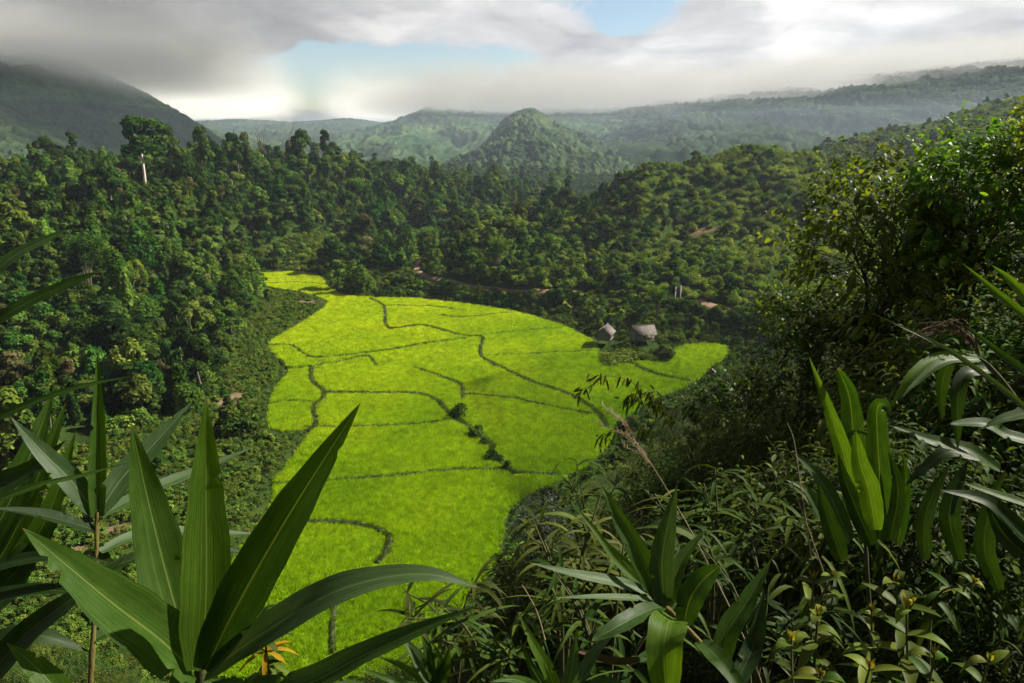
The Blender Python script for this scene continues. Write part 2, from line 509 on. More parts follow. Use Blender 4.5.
def height(X, Y, raw=False):
    X, Y = np.asarray(X, float), np.asarray(Y, float)
    sh = X.shape
    X, Y = X.ravel(), Y.ravel()
    u, v = _warp(X, Y)
    z = np.full(X.shape, _W[-1])
    for a in range(len(cu)):
        z += _W[a] * np.sqrt((u - cu[a]) ** 2 + (v - cv[a]) ** 2 + 0.0004)
    slope_ = np.clip((z + 37) / 9, 0, 1) * np.clip((Y - 70) / 40, 0, 1) * np.clip((700 - Y) / 200, 0, 1)
    z += slope_ * ((fbm(X / 38, Y / 38, 61, 3) - 0.44) * 13 + (0.5 - np.abs(fbm(X / 30 + 7, Y / 55, 62, 3) * 2 - 0.9)) * 5 - 1.5)
    z += (fbm(X / 14, Y / 14, 3) - 0.47) * np.clip((Y - 15) / 30, 0.1, 1.0) * 3.0
    z = np.where(z > 13, 13 + (z - 13) * 0.3, z)
    near = (Y > 30) & (Y < 260) & (np.abs(X) < 110)
    if near.any():
        sdv = np.full(X.shape, 50.0)
        sdv[near] = field_sd(X[near], Y[near])
        k = sstep(1.0, 9.0, sdv)
        z = np.maximum(z, FLOOR - 0.3 + 0.8 * k)
        z = FLOOR * (1 - k) + z * k
        rd = np.full(X.shape, 50.0)
        rd[near] = seg_dist(X[near], Y[near], ROAD)
    return z.reshape(sh)


def hit(px, py):
    """where the ground is seen at the pixel"""
    ds = np.exp(np.linspace(math.log(3), math.log(600), 900))
    q = np.array([P(px, py, k) for k in ds])
    below = q[:, 2] < height(q[:, 0], q[:, 1])
    return q[int(np.argmax(below))] if below.any() else q[-1]


DIRT = [(*hit(a, b)[:2], rx, ry) for a, b, rx, ry in DIRT_PX]
# ------------------------------------------------------------------ the ground: one sheet from behind the camera to the horizon
nu, nv = 520, 640
uu = np.linspace(-1.7, 1.7, nu)
ss = np.exp(np.linspace(math.log(5.0), math.log(9000.0), nv))
UU, SS = np.meshgrid(uu, ss, indexing='ij')
GX, GY = UU * SS, SS - 30
GZ = height(GX, GY)
dirt = np.zeros(GX.shape)
for x, y, rx, ry in DIRT:
    wob = 0.75 + 0.6 * fbm(GX / 2.5, GY / 2.5, 21)
    dirt = np.maximum(dirt, 1 - sstep(0.6, 1.05, np.sqrt(((GX - x) / rx) ** 2 + ((GY - y) / ry) ** 2) / wob))
mg, t = material('hillside_ground')
co = t.n('ShaderNodeTexCoord').outputs['Object']
na = t.n('ShaderNodeTexNoise', {'Vector': co, 'Scale': 0.12, 'Detail': 8.0, 'Roughness': 0.65}).outputs['Fac']
nb = t.n('ShaderNodeTexNoise', {'Vector': co, 'Scale': 2.2, 'Detail': 6.0, 'Roughness': 0.7}).outputs['Fac']
ca = t.ramp(na, [(0.35, (0.010, 0.020, 0.005)), (0.55, (0.022, 0.040, 0.008)), (0.7, (0.045, 0.065, 0.013))])
ca = t.mix(t.map(nb, 0.4, 0.7, 0.0, 0.6), ca, (0.03, 0.045, 0.010))
cd = t.ramp(nb, [(0.3, (0.075, 0.050, 0.032)), (0.55, (0.135, 0.092, 0.060)), (0.75, (0.21, 0.155, 0.11))])
dm = t.n('ShaderNodeAttribute', attribute_name='dirt').outputs['Fac']
cg = t.mix(dm, ca, cd)
bp = t.n('ShaderNodeBump', {'Height': nb, 'Strength': 0.6, 'Distance': 0.2}).outputs[0]
pb = t.n('ShaderNodeBsdfDiffuse', {0: cg, 'Normal': bp})
t.n('ShaderNodeOutputMaterial', {0: pb.outputs[0]})
tag(link('ground', mesh('ground', np.stack([GX, GY, GZ], -1), grid_faces(nu, nv), mg, True, None, {'dirt': dirt.ravel()})), kind='structure')


# the floor of the paddies, 4 cm above the ground sheet, and the bunds on it
mf, t = material('paddy_soil')
co = t.n('ShaderNodeTexCoord').outputs['Object']
nb = t.n('ShaderNodeTexNoise', {'Vector': co, 'Scale': 0.5, 'Detail': 7.0, 'Roughness': 0.65}).outputs['Fac']
cg = t.ramp(nb, [(0.3, (0.09, 0.16, 0.006)), (0.7, (0.15, 0.24, 0.010))])
t.n('ShaderNodeOutputMaterial', {0: t.n('ShaderNodeBsdfDiffuse', {0: cg}).outputs[0]})
fx0, fy0 = FIELD.min(0)
fx1, fy1 = FIELD.max(0)
gx, gy = np.meshgrid(np.arange(fx0, fx1 + 1, 0.7), np.arange(fy0, fy1 + 1, 0.7), indexing='ij')
ins = field_sd(gx, gy) < -0.1
F = grid_faces(*gx.shape)
F = F[ins.ravel()[F].all(1)]
tag(link('paddy_field', mesh('paddy_field', np.stack([gx, gy, np.full(gx.shape, FLOOR + 0.06)], -1), F, mf, True)), kind='structure')


def strip(line, half, z_of, lift, prof):
    """a ribbon along the line; prof: list of (across in half widths, height)"""
    L = np.asarray(line)
    tg = np.gradient(L, axis=0)
    tg /= np.linalg.norm(tg, axis=1, keepdims=True) + 1e-9
    nr = np.stack([-tg[:, 1], tg[:, 0]], -1)
    rows = []
    for a, hgt in prof:
        q = L + nr * (a * half * (0.85 + 0.3 * vnoise(L[:, 0] * 0.7, L[:, 1] * 0.7, 4)))[:, None]
        rows.append(np.stack([q[:, 0], q[:, 1], z_of(q[:, 0], q[:, 1]) + hgt + lift], -1))
    V = np.stack(rows, 1)
    return V, grid_faces(len(L), len(prof))


for L, wd in BUNDS:
    V, F = strip(L, wd * 0.65 + 0.05, lambda x, y: np.full(np.shape(x), FLOOR), 0.0, [(-1.2, 0.0), (-0.7, 0.24), (0.0, 0.32), (0.7, 0.24), (1.2, 0.0)])
    tag(link('paddy_bund', mesh('paddy_bund', V, F, rough_mat('bund_earth', [(0.3, (0.012, 0.020, 0.005)), (0.7, (0.032, 0.042, 0.010))], 2.0) if 'bund_earth' not in bpy.data.materials else bpy.data.materials['bund_earth'], True)), kind='structure')
V, F = strip(ROAD, 0.85, height, 0.10, [(-1.2, -0.3), (-0.8, 0.05), (-0.4, 0.0), (0, 0.06), (0.4, 0.0), (0.8, 0.05), (1.2, -0.3)])
tag(link('dirt_road', mesh('dirt_road', V, F, M_ROAD, True)), kind='structure')


# ------------------------------------------------------------------ mountains under one closed canopy of forest
HAZE_TOP = 36.0
FAR = 1.6


def mountain(name, crest, foot_Y, foot_z, seed, mat, back=200, cell=7.0, amp=4.5, gully=14.0, power=1.15, nt=170, step=1.0):
    """crest: (pixel x, pixel y, distance); the slope runs from it down towards the valley and down the far side"""
    c = np.array(crest, float)
    xs = np.arange(c[0, 0], c[-1, 0] + 1e-3, step)
    py = np.interp(xs, c[:, 0], c[:, 1])
    k = np.ones(9) / 9
    py = np.convolve(np.pad(py, 4, 'edge'), k, 'valid')
    dd = np.interp(xs, c[:, 0], c[:, 2]) * FAR
    back = back * FAR
    u = (CY - py) / FPX
    zc = dd * (-SP + CP * u) / (CP + SP * u)
    Xc = (xs - CX) / FPX * dd / (CP + SP * u)
    tt = np.concatenate([np.linspace(-1, 0, 24)[:-1], np.linspace(0, 1, nt)])
    T, ZC = np.meshgrid(tt, zc, indexing='ij')
    XC = np.broadcast_to(Xc, T.shape)
    DD = np.broadcast_to(dd, T.shape)
    Yw = np.where(T < 0, DD - T * back, DD + (foot_Y - DD) * T)
    X = XC + np.where(T > 0, XC * (Yw / DD - 1) * 0.45, 0) + (fbm(Yw / 130, XC / 130, seed + 3) - 0.47) * 110 * np.clip(T, 0, 1)
    a = np.abs(T) ** power
    Z = ZC * (1 - a) + foot_z * a
    gl = (1 - np.abs(2 * fbm(X / 120 + 0.35 * Yw / 120, Yw / 300, seed, 5) - 0.95)) - 0.6
    Z += gl * gully * np.clip(np.abs(T) * 3, 0, 1) * 2.0 + (fbm(X / 60, Yw / 60, seed + 2, 4) - 0.47) * 14 * np.clip(np.abs(T) * 4, 0.15, 1)
    w1, id1 = worley(X / cell, (Yw + Z * 1.2) / cell, seed)
    w2, id2 = worley(X / cell * 2.3, (Yw + Z * 1.2) / cell * 2.3, seed + 1)
    bumps = (1 - np.minimum(w1, 1) ** 2) * amp * (0.5 + id1) + (1 - np.minimum(w2, 1) ** 2) * amp * 0.35 * (0.4 + id2)
    Z += bumps
    Yw = Yw - bumps * 0.35
    ev = np.stack([X, Yw, Z], -1).reshape(-1, 3)
    F = grid_faces(*T.shape)
    tint = np.clip(0.10 + 0.75 * id1.ravel() + 0.6 * (id2.ravel() - 0.5) + 0.9 * (fbm(X / 50, Yw / 50, seed + 8).ravel() - 0.47), 0, 1)[F].mean(1)
    lo = ev.copy()
    lo[:, 2] = np.minimum(lo[:, 2], HAZE_TOP - 0.06)
    kl = (ev[F][:, :, 2] < HAZE_TOP).any(1)
    tag(link(name, mesh(name, lo, F[kl], mat, False, tint[kl])), kind='stuff')
    ku = (ev[F][:, :, 2] > HAZE_TOP).any(1)
    if ku.any():
        hi = ev.copy()
        hi[:, 2] = np.maximum(hi[:, 2], HAZE_TOP + 0.06)
        tag(link(name, mesh(name, hi, F[ku], mat, False, tint[ku])), kind='stuff')


M_CANOPY = foliage_mat('far_canopy', (0.006, 0.014, 0.006), (0.018, 0.034, 0.014), (0.045, 0.066, 0.024), trans=0.0, rand=0.0, hue=0.0)
M_CANOPY2 = foliage_mat('far_bluish_canopy', (0.006, 0.014, 0.007), (0.018, 0.034, 0.016), (0.044, 0.064, 0.027), trans=0.0, rand=0.0, hue=0.0)  # almost the same green as the nearer canopy, slightly bluer
mountain('distant_forest', [(-220, 40, 800), (-40, 50, 840), (40, 58, 850), (80, 66, 850), (112, 80, 850), (135, 91, 850), (160, 107, 845), (195, 131, 840), (230, 158, 830), (300, 190, 820)],
         470, -36, 11, M_CANOPY, gully=11, cell=7.5, amp=5.5, nt=230)
mountain('distant_forest', [(455, 178, 745), (478, 155, 750), (492, 138, 750), (504, 123, 750), (516, 116, 750), (530, 112, 750), (541, 117, 750), (560, 128, 750), (585, 141, 740), (610, 155, 720), (650, 180, 700), (690, 205, 690)],
         480, -56, 23, M_CANOPY, gully=12, cell=7.0, amp=5.5, nt=230, step=0.8)
mountain('distant_forest', [(330, 150, 1900), (360, 136, 1900), (385, 130, 1900), (410, 121, 1900), (440, 106, 1900), (470, 110, 1900), (500, 114, 1900), (560, 108, 1900), (620, 106, 1900), (680, 130, 1900)],
         900, -62, 31, M_CANOPY2, gully=18, cell=11, amp=7.5)
mountain('distant_forest', [(540, 150, 2150), (575, 120, 2100), (600, 110, 2050), (640, 104, 2000), (700, 96, 1900), (760, 88, 1780), (820, 80, 1650), (900, 73, 1500), (1024, 61, 1300), (1150, 45, 1200), (1300, 20, 1150)],
         560, -56, 47, M_CANOPY2, gully=30, cell=11, amp=7.5, nt=300)

mountain('distant_forest', [(60, 150, 2300), (120, 132, 2300), (190, 124, 2300), (240, 121, 2300), (300, 124, 2300), (350, 120, 2300), (400, 126, 2300), (470, 140, 2300)],
         1500, -72, 59, M_CANOPY2, gully=18, cell=13, amp=8, nt=110)
# ------------------------------------------------------------------ vegetation kit
def unit(v):
    v = np.asarray(v, float)
    return v / (np.linalg.norm(v, axis=-1, keepdims=True) + 1e-9)


def diamonds(mb, C, N, size, rng, tint, asp=0.55, bend=0.25):
    """loose leaf sprays: one bent rhombus each"""
    n = len(C)
    N = unit(N)
    t = unit(np.cross(N, unit(rng.normal(size=(n, 3)))))
    b = np.cross(N, t)
    s = (size * rng.uniform(0.65, 1.35, n))[:, None]
    V = np.stack([C - t * s, C + b * s * asp - N * s * 0.05, C + t * s - N * s * bend, C - b * s * asp], 1)
    mb.add(V.reshape(-1, 3), np.arange(4 * n).reshape(n, 4), tint)


def limb_tree(mb, rng, H, r, lean, limbs):
    """tapered trunk with limbs up to the given points"""
    top = np.array((lean[0], lean[1], H))
    s = np.linspace(0, 1, 7)[:, None]
    pts = top * s + np.array((rng.normal() * 0.03 * H, rng.normal() * 0.03 * H, 0)) * np.sin(s * 3.1)
    pts[0, 2] = -0.6
    mb.tube(pts, np.linspace(r, r * 0.3, 7), 6, rng.uniform(0.3, 0.7))
    for q in limbs:
        k = rng.uniform(0.45, 0.9)
        a = top * k
        q = np.asarray(q, float)
        m = (a + q) / 2 + np.array((0, 0, 0.06 * H))
        mb.tube(smooth_line([a, m, q], 3), np.linspace(r * 0.4, r * 0.1, 7), 5, 0.5)


def lobes(mb, rng, L, n, leaf, out=0.75, droop=0.0, asp=0.55):
    """L: rows (x, y, z, rx, rz); n leaves over their shells"""
    L = np.asarray(L, float)
    wgt = L[:, 3] ** 2
    idx = rng.choice(len(L), n, p=wgt / wgt.sum())
    lt = rng.uniform(0.22, 0.75, len(L))
    d = unit(rng.normal(size=(n, 3)))
    d[:, 2] = np.where(d[:, 2] < -0.45, -d[:, 2], d[:, 2])
    rr = 1 - 0.45 * rng.uniform(0, 1, n) ** 2.2 + rng.normal(size=n) * 0.06
    R = np.stack([L[idx, 3], L[idx, 3], L[idx, 4]], -1)
    C = L[idx, :3] + d * R * rr[:, None]
    N = d * out + unit(rng.normal(size=(n, 3))) * (1 - out) * 1.5 + np.array((0, 0, 0.25))
    tint = np.clip(lt[idx] + rng.normal(size=n) * 0.13, 0, 1)
    diamonds(mb, C, N, leaf, rng, tint, asp, 0.25 + droop)


def broad_tree(seed, H=8.0, W=3.4, base=0.25, nl=11, n=1700, leaf=0.36):
    rng = np.random.default_rng(seed)
    L, limbs = [], []
    for k in range(nl):
        a, r = rng.uniform(0, 6.28), W * math.sqrt(rng.uniform(0, 1)) * 0.72
        hz = 1 - (r / W) ** 2 * 0.8
        z = H * (base + (1 - base) * rng.uniform(0.25, 0.86) * hz)
        rr = W * rng.uniform(0.26, 0.46)
        L.append((r * math.cos(a), r * math.sin(a), z, rr, rr * rng.uniform(0.6, 0.85)))
        if k < 6:
            limbs.append(L[-1][:3])
    L.append((0, 0, H * 0.8, W * 0.42, W * 0.36))
    tr, cr = MB(), MB()
    limb_tree(tr, rng, H * 0.8, 0.2, rng.normal(size=2) * 0.3, limbs)
    lobes(cr, rng, L, n, leaf)
    return tr, cr


def tall_tree(seed, H=12.0, W=3.0, n=1500, leaf=0.33, lo=0.55):
    rng = np.random.default_rng(seed)
    L, limbs = [], []
    for k in range(13):
        a, s_ = rng.uniform(0, 6.28), rng.uniform(0, 1)
        r = W * rng.uniform(0.05, 0.72) * (1 - 0.55 * s_)
        L.append((r * math.cos(a), r * math.sin(a), H * (lo - 0.14 + (1.07 - lo) * s_), W * rng.uniform(0.22, 0.36), W * rng.uniform(0.2, 0.36)))
        limbs.append(L[-1][:3])
    tr, cr = MB(), MB()
    limb_tree(tr, rng, H * 0.93, 0.19, rng.normal(size=2) * 0.4, limbs)
    lobes(cr, rng, L, n, leaf, 0.6)
    return tr, cr


def vine_tree(seed, H=8.0, W=2.5, n=2100, leaf=0.30):
    """a trunk smothered by climbers: a leaning stack of lobes with curtains of vine hanging from it"""
    rng = np.random.default_rng(seed)
    L = []
    lean = rng.normal(size=2) * 0.8
    for k in range(8):
        s = k / 7
        rr = W * (0.75 - 0.42 * s) * rng.uniform(0.75, 1.15)
        L.append((lean[0] * s + rng.normal() * W * 0.35 * (1 - s * 0.5), lean[1] * s + rng.normal() * W * 0.35 * (1 - s * 0.5), H * (0.1 + 0.8 * s), rr, rr * rng.uniform(0.8, 1.3)))
    tr, cr = MB(), MB()
    limb_tree(tr, rng, H * 0.85, 0.18, lean, [l[:3] for l in L[3:7]])
    lobes(cr, rng, L, int(n * 0.66), leaf, 0.8, 0.2)
    for k in range(16):
        l = L[rng.integers(2, 8)]
        a = rng.uniform(0, 6.28)
        ln = rng.uniform(0.25, 0.6) * H
        m = int(n * 0.34 / 16)
        s = rng.uniform(0, 1, m)
        C = np.stack([l[0] + math.cos(a) * (l[3] + 0.25 * s) + rng.normal(size=m) * 0.22, l[1] + math.sin(a) * (l[3] + 0.25 * s) + rng.normal(size=m) * 0.22,
                      np.maximum(l[2] - s * ln, 0.1)], -1)
        N = np.stack([np.full(m, math.cos(a)), np.full(m, math.sin(a)), np.full(m, 0.5)], -1) + rng.normal(size=(m, 3)) * 0.35
        diamonds(cr, C, N, leaf, rng, np.clip(rng.uniform(0.35, 0.8) + rng.normal(size=m) * 0.1, 0, 1), 0.6, 0.4)
    return tr, cr


def scrub(seed, H=2.4, W=1.9, n=800, leaf=0.2, nl=7):
    rng = np.random.default_rng(seed)
    L = []
    for k in range(nl):
        a, r = rng.uniform(0, 6.28), W * rng.uniform(0.0, 0.75)
        rr = W * rng.uniform(0.28, 0.5)
        L.append((r * math.cos(a), r * math.sin(a), H * rng.uniform(0.15, 0.72) * (1 - 0.45 * (r / W) ** 2), rr, rr * rng.uniform(0.6, 1.0)))
    tr, cr = MB(), MB()
    for l in L[:4]:
        tr.tube(smooth_line([(0, 0, -0.3), (l[0] * 0.4, l[1] * 0.4, l[2] * 0.6), l[:3]], 2), np.linspace(0.05, 0.015, 5), 4)
    lobes(cr, rng, L, n, leaf, 0.6)
    return tr, cr


def bamboo(seed, H=9.0, n=1500):
    rng = np.random.default_rng(seed)
    tr, cr = MB(), MB()
    for k in range(16):
        a, sp = rng.uniform(0, 6.28), rng.uniform(0.6, 2.6)
        h = H * rng.uniform(0.7, 1.0)
        pts = smooth_line([(0.3 * math.cos(a), 0.3 * math.sin(a), -0.3), (sp * 0.35 * math.cos(a), sp * 0.35 * math.sin(a), h * 0.55), (sp * 0.8 * math.cos(a), sp * 0.8 * math.sin(a), h * 0.92),
                           (sp * 1.35 * math.cos(a), sp * 1.35 * math.sin(a), h * 0.88)], 4)
        tr.tube(pts, np.linspace(0.06, 0.015, len(pts)), 4, 0.5)
        m = n // 16
        s = rng.uniform(0.25, 1, m) ** 0.8
        C = np.stack([np.interp(s, np.linspace(0, 1, len(pts)), pts[:, j]) for j in range(3)], -1) + rng.normal(size=(m, 3)) * np.array((0.42, 0.42, 0.3))
        diamonds(cr, C, rng.normal(size=(m, 3)) * 0.6 + np.array((0, 0, 0.7)), 0.34, rng, np.clip(rng.uniform(0.35, 0.8) + rng.normal(size=m) * 0.12, 0, 1), 0.28, 0.5)
    return tr, cr


def leaf_blades(mb, Pn, D, U, Ln, Wd, tint, segs=4, fold=0.25, droop=0.35, shape=(0.6, 0.8)):
    """many real leaves at once: base points, directions, up hints, lengths and half widths"""
    Pn, D = np.asarray(Pn, float), unit(D)
    n = len(Pn)
    Bn = unit(np.cross(D, U))
    Nn = np.cross(Bn, D)
    s = np.linspace(0, 1, segs + 1)
    prof = (s + 0.02) ** shape[0] * (1 - s) ** shape[1]
    prof = prof / prof.max() + 0.015
    Ln = np.broadcast_to(np.asarray(Ln, float), (n,))[:, None]
    Wd = np.broadcast_to(np.asarray(Wd, float), (n,))[:, None]
    dr = np.broadcast_to(np.asarray(droop, float), (n,))[:, None]
    rows = []
    for k in range(segs + 1):
        mid = Pn + D * Ln * s[k] * (1 - 0.25 * dr * s[k]) - np.array((0, 0, 1)) * Ln * dr * s[k] ** 2
        e = Wd * prof[k]
        rows.append(np.stack([mid + Bn * e + Nn * e * fold, mid, mid - Bn * e + Nn * e * fold], 1))
    V = np.stack(rows, 1)                                   # n, segs+1, 3, 3
    base = np.arange(n)[:, None, None] * (segs + 1) * 3
    k = np.arange(segs)[None, :, None] * 3
    c = np.arange(2)[None, None, :]
    i = base + k + c
    F = np.stack([i, i + 1, i + 4, i + 3], -1).reshape(-1, 4)
    mb.add(V.reshape(-1, 3), F, np.repeat(np.broadcast_to(np.asarray(tint, float), (n,)), segs * 2))


def leafy_shrub(seed, R=(1.5, 1.5, 1.6), twigs=260, per=9, leaf=0.13, wid=0.36, droop=0.4, zc=None, hollow=0.55, shape=(0.6, 0.8), segs=4, warm=0.04):
    """a shrub of real leaves set alternately along twigs"""
    rng = np.random.default_rng(seed)
    R = np.array(R, float)
    zc = R[2] * 0.95 if zc is None else zc
    d = unit(rng.normal(size=(twigs, 3)))
    d[:, 2] = np.where(d[:, 2] < -0.3, np.abs(d[:, 2]), d[:, 2])
    lump = 0.72 + 0.5 * vnoise(d[:, 0] * 2.3 + 9, d[:, 1] * 2.3 + d[:, 2] * 1.9, seed)
    rad = (hollow + (1 - hollow) * rng.uniform(0, 1, twigs) ** 0.6) * lump
    T = d * R * rad[:, None] + np.array((0, 0, zc))
    tw = unit(d * 0.8 + np.array((0, 0, 0.45)) + rng.normal(size=(twigs, 3)) * 0.35)
    tl = leaf * per * 0.30 * rng.uniform(0.7, 1.4, twigs)
    tr, cr = MB(), MB()
    # stems and twigs
    ns = 7
    stems = []
    for k in range(ns):
        q = T[rng.integers(twigs)] * 0.8
        stems.append(smooth_line([(rng.normal() * 0.06, rng.normal() * 0.06, -0.5), (q[0] * 0.3, q[1] * 0.3, q[2] * 0.55), q], 4))
        tr.tube(stems[-1], np.linspace(0.035, 0.012, len(stems[-1])) * max(1, R[2] / 1.5), 5)
    for k in range(0, twigs, 3):
        st = stems[rng.integers(ns)]
        a = st[rng.integers(len(st) // 2, len(st))]
        tr.tube(smooth_line([a, (a + T[k]) / 2 + np.array((0, 0, 0.05)), T[k], T[k] + tw[k] * tl[k]], 1), np.linspace(0.01, 0.003, 4), 3)
    s = np.tile(np.linspace(0.0, 1.0, per), twigs) + rng.normal(size=twigs * per) * 0.04
    ti = np.repeat(np.arange(twigs), per)
    Pn = T[ti] + tw[ti] * (s * tl[ti])[:, None]
    side = unit(np.cross(tw[ti], rng.normal(size=(twigs, 3))[ti])) * np.where(np.tile(np.arange(per), twigs) % 2, 1, -1)[:, None]
    D = unit(tw[ti] * (0.35 + 0.6 * s[:, None]) + side * 0.9 + rng.normal(size=side.shape) * 0.25)
    U = np.array((0, 0, 1.0)) + rng.normal(size=D.shape) * 0.3
    ln = leaf * rng.uniform(0.55, 1.25, len(Pn)) * (1.1 - 0.35 * np.clip(s, 0, 1))
    tint = np.clip(rng.uniform(0.2, 0.65, twigs)[ti] + 0.22 * np.clip(s, 0, 1) + rng.normal(size=len(Pn)) * 0.1, 0, 1)
    leaf_blades(cr, Pn, D, U, ln, ln * wid * 0.5, tint, segs, 0.25, droop * rng.uniform(0.3, 1.5, len(Pn)), shape)
    return tr, cr


def spray_plant(seed, n=26, ln=0.5, wd=0.035, H=0.5, spread=1.0, droop=0.7):
    """a tuft of long narrow leaves (bamboo grass, sedge)"""
    rng = np.random.default_rng(seed)
    tr, cr = MB(), MB()
    for k in range(5):
        a = rng.uniform(0, 6.28)
        st = smooth_line([(0, 0, -0.2), (0.1 * math.cos(a), 0.1 * math.sin(a), H * 0.6), (0.3 * spread * math.cos(a), 0.3 * spread * math.sin(a), H * rng.uniform(0.8, 1.1))], 3)
        tr.tube(st, np.linspace(0.009, 0.004, len(st)), 4)
        m = n // 5
        s = rng.uniform(0.3, 1, m)
        Pn = np.stack([np.interp(s, np.linspace(0, 1, len(st)), st[:, j]) for j in range(3)], -1)
        az = rng.uniform(0, 6.28, m)
        D = np.stack([np.cos(az), np.sin(az), rng.uniform(-0.1, 0.9, m)], -1)
        leaf_blades(cr, Pn, D, np.array((0, 0, 1.0)) + rng.normal(size=(m, 3)) * 0.2, ln * rng.uniform(0.5, 1.2, m), wd * rng.uniform(0.7, 1.2, m), np.clip(rng.uniform(0.3, 0.8, m), 0, 1), 5, 0.3, droop * rng.uniform(0.3, 1.2, m), (0.4, 0.8))
    return tr, cr


def banana(seed, H=3.2):
    rng = np.random.default_rng(seed)
    tr, cr = MB(), MB()
    tr.tube(smooth_line([(0, 0, -0.3), (0.03, 0, H * 0.3), (0, 0, H * 0.55)], 3), np.linspace(0.16, 0.09, 7), 7, 0.6)
    n = 9
    az = np.arange(n) * 2.4 + rng.normal(size=n) * 0.2
    D = np.stack([np.cos(az), np.sin(az), rng.uniform(0.4, 1.6, n)], -1)
    leaf_blades(cr, np.tile((0, 0, H * 0.55), (n, 1)), D, np.array((0, 0, 1.0)) + rng.normal(size=(n, 3)) * 0.1, rng.uniform(1.5, 2.2, n), 0.30, rng.uniform(0.4, 0.95, n), 9, 0.3, rng.uniform(0.25, 0.7, n), (0.35, 0.5))
    return tr, cr


def dead_tree(seed, H=7.0, r=0.12):
    rng = np.random.default_rng(seed)
    tr = MB()

    def branch(a, d, ln, rr, lev):
        pts = [a]
        dd = d
        for k in range(4):
            dd = unit(dd + rng.normal(size=3) * 0.16 + np.array((0, 0, 0.05)))
            pts.append(pts[-1] + dd * ln / 4)
        tr.tube(np.array(pts), np.linspace(rr, rr * 0.45, 5), 5, 0.6)
        if lev < 3:
            for k in range(3 if lev else 4):
                q = pts[rng.integers(2, 5)]
                s = unit(rng.normal(size=3) * np.array((1, 1, 0.2)))
                branch(q, unit(dd * 0.9 + s * 0.75), ln * rng.uniform(0.4, 0.62), rr * 0.5, lev + 1)
    branch(np.array((0, 0, -0.5)), np.array((0, 0, 1.0)), H * 0.62, r, 0)
    return tr


def joined(name, tr, cr, mats):
    """one mesh with bark and leaves for the mass plantings"""
    a, b = tr.data(name, None), cr.data(name, None)
    me = bpy.data.meshes.new(name)
    m = MB()
    for src, ti in ((tr, 0), (cr, 1)):
        pass
    na = len(np.concatenate(tr.V))
    V = np.concatenate([np.concatenate(tr.V), np.concatenate(cr.V)])
    Ft, Fc = np.concatenate([np.concatenate(f) for f in tr.F.values()]), np.concatenate([np.concatenate(f) for f in cr.F.values()])
    tint = np.concatenate([np.concatenate([np.concatenate(x) for x in tr.T.values()]), np.concatenate([np.concatenate(x) for x in cr.T.values()])])
    bpy.data.meshes.remove(a), bpy.data.meshes.remove(b), bpy.data.meshes.remove(me)
    me = mesh(name, V, np.concatenate([Ft, Fc + na]), mats, False, tint)
    me.polygons.foreach_set('material_index', np.concatenate([np.zeros(len(Ft), np.int32), np.ones(len(Fc), np.int32)]))
    return me


class Kind:
    """a plant kind: several variants, each as parts (trunk, crown) and as one joined mesh"""
    def __init__(s, name, pairs, bark, leaves, parts=('trunk', 'crown')):
        s.name, s.parts = name, parts
        s.tr = [p[0].data(parts[0], bark, True) for p in pairs]
        s.cr = [p[1].data(parts[1], leaves) for p in pairs]
        s.one = [joined(name, p[0], p[1], [bark, leaves]) for p in pairs]
        s.count = 0

    def place(s, name, label, cat, loc, rz, scale, group=None, v=None):
        v = s.count % len(s.tr) if v is None else v
        s.count += 1
        t = thing(name, label, cat, loc, rz, group)
        t.scale = (scale,) * 3 if np.isscalar(scale) else scale
        link(s.parts[0], s.tr[v], t)
        link(s.parts[1], s.cr[v], t)
        return t


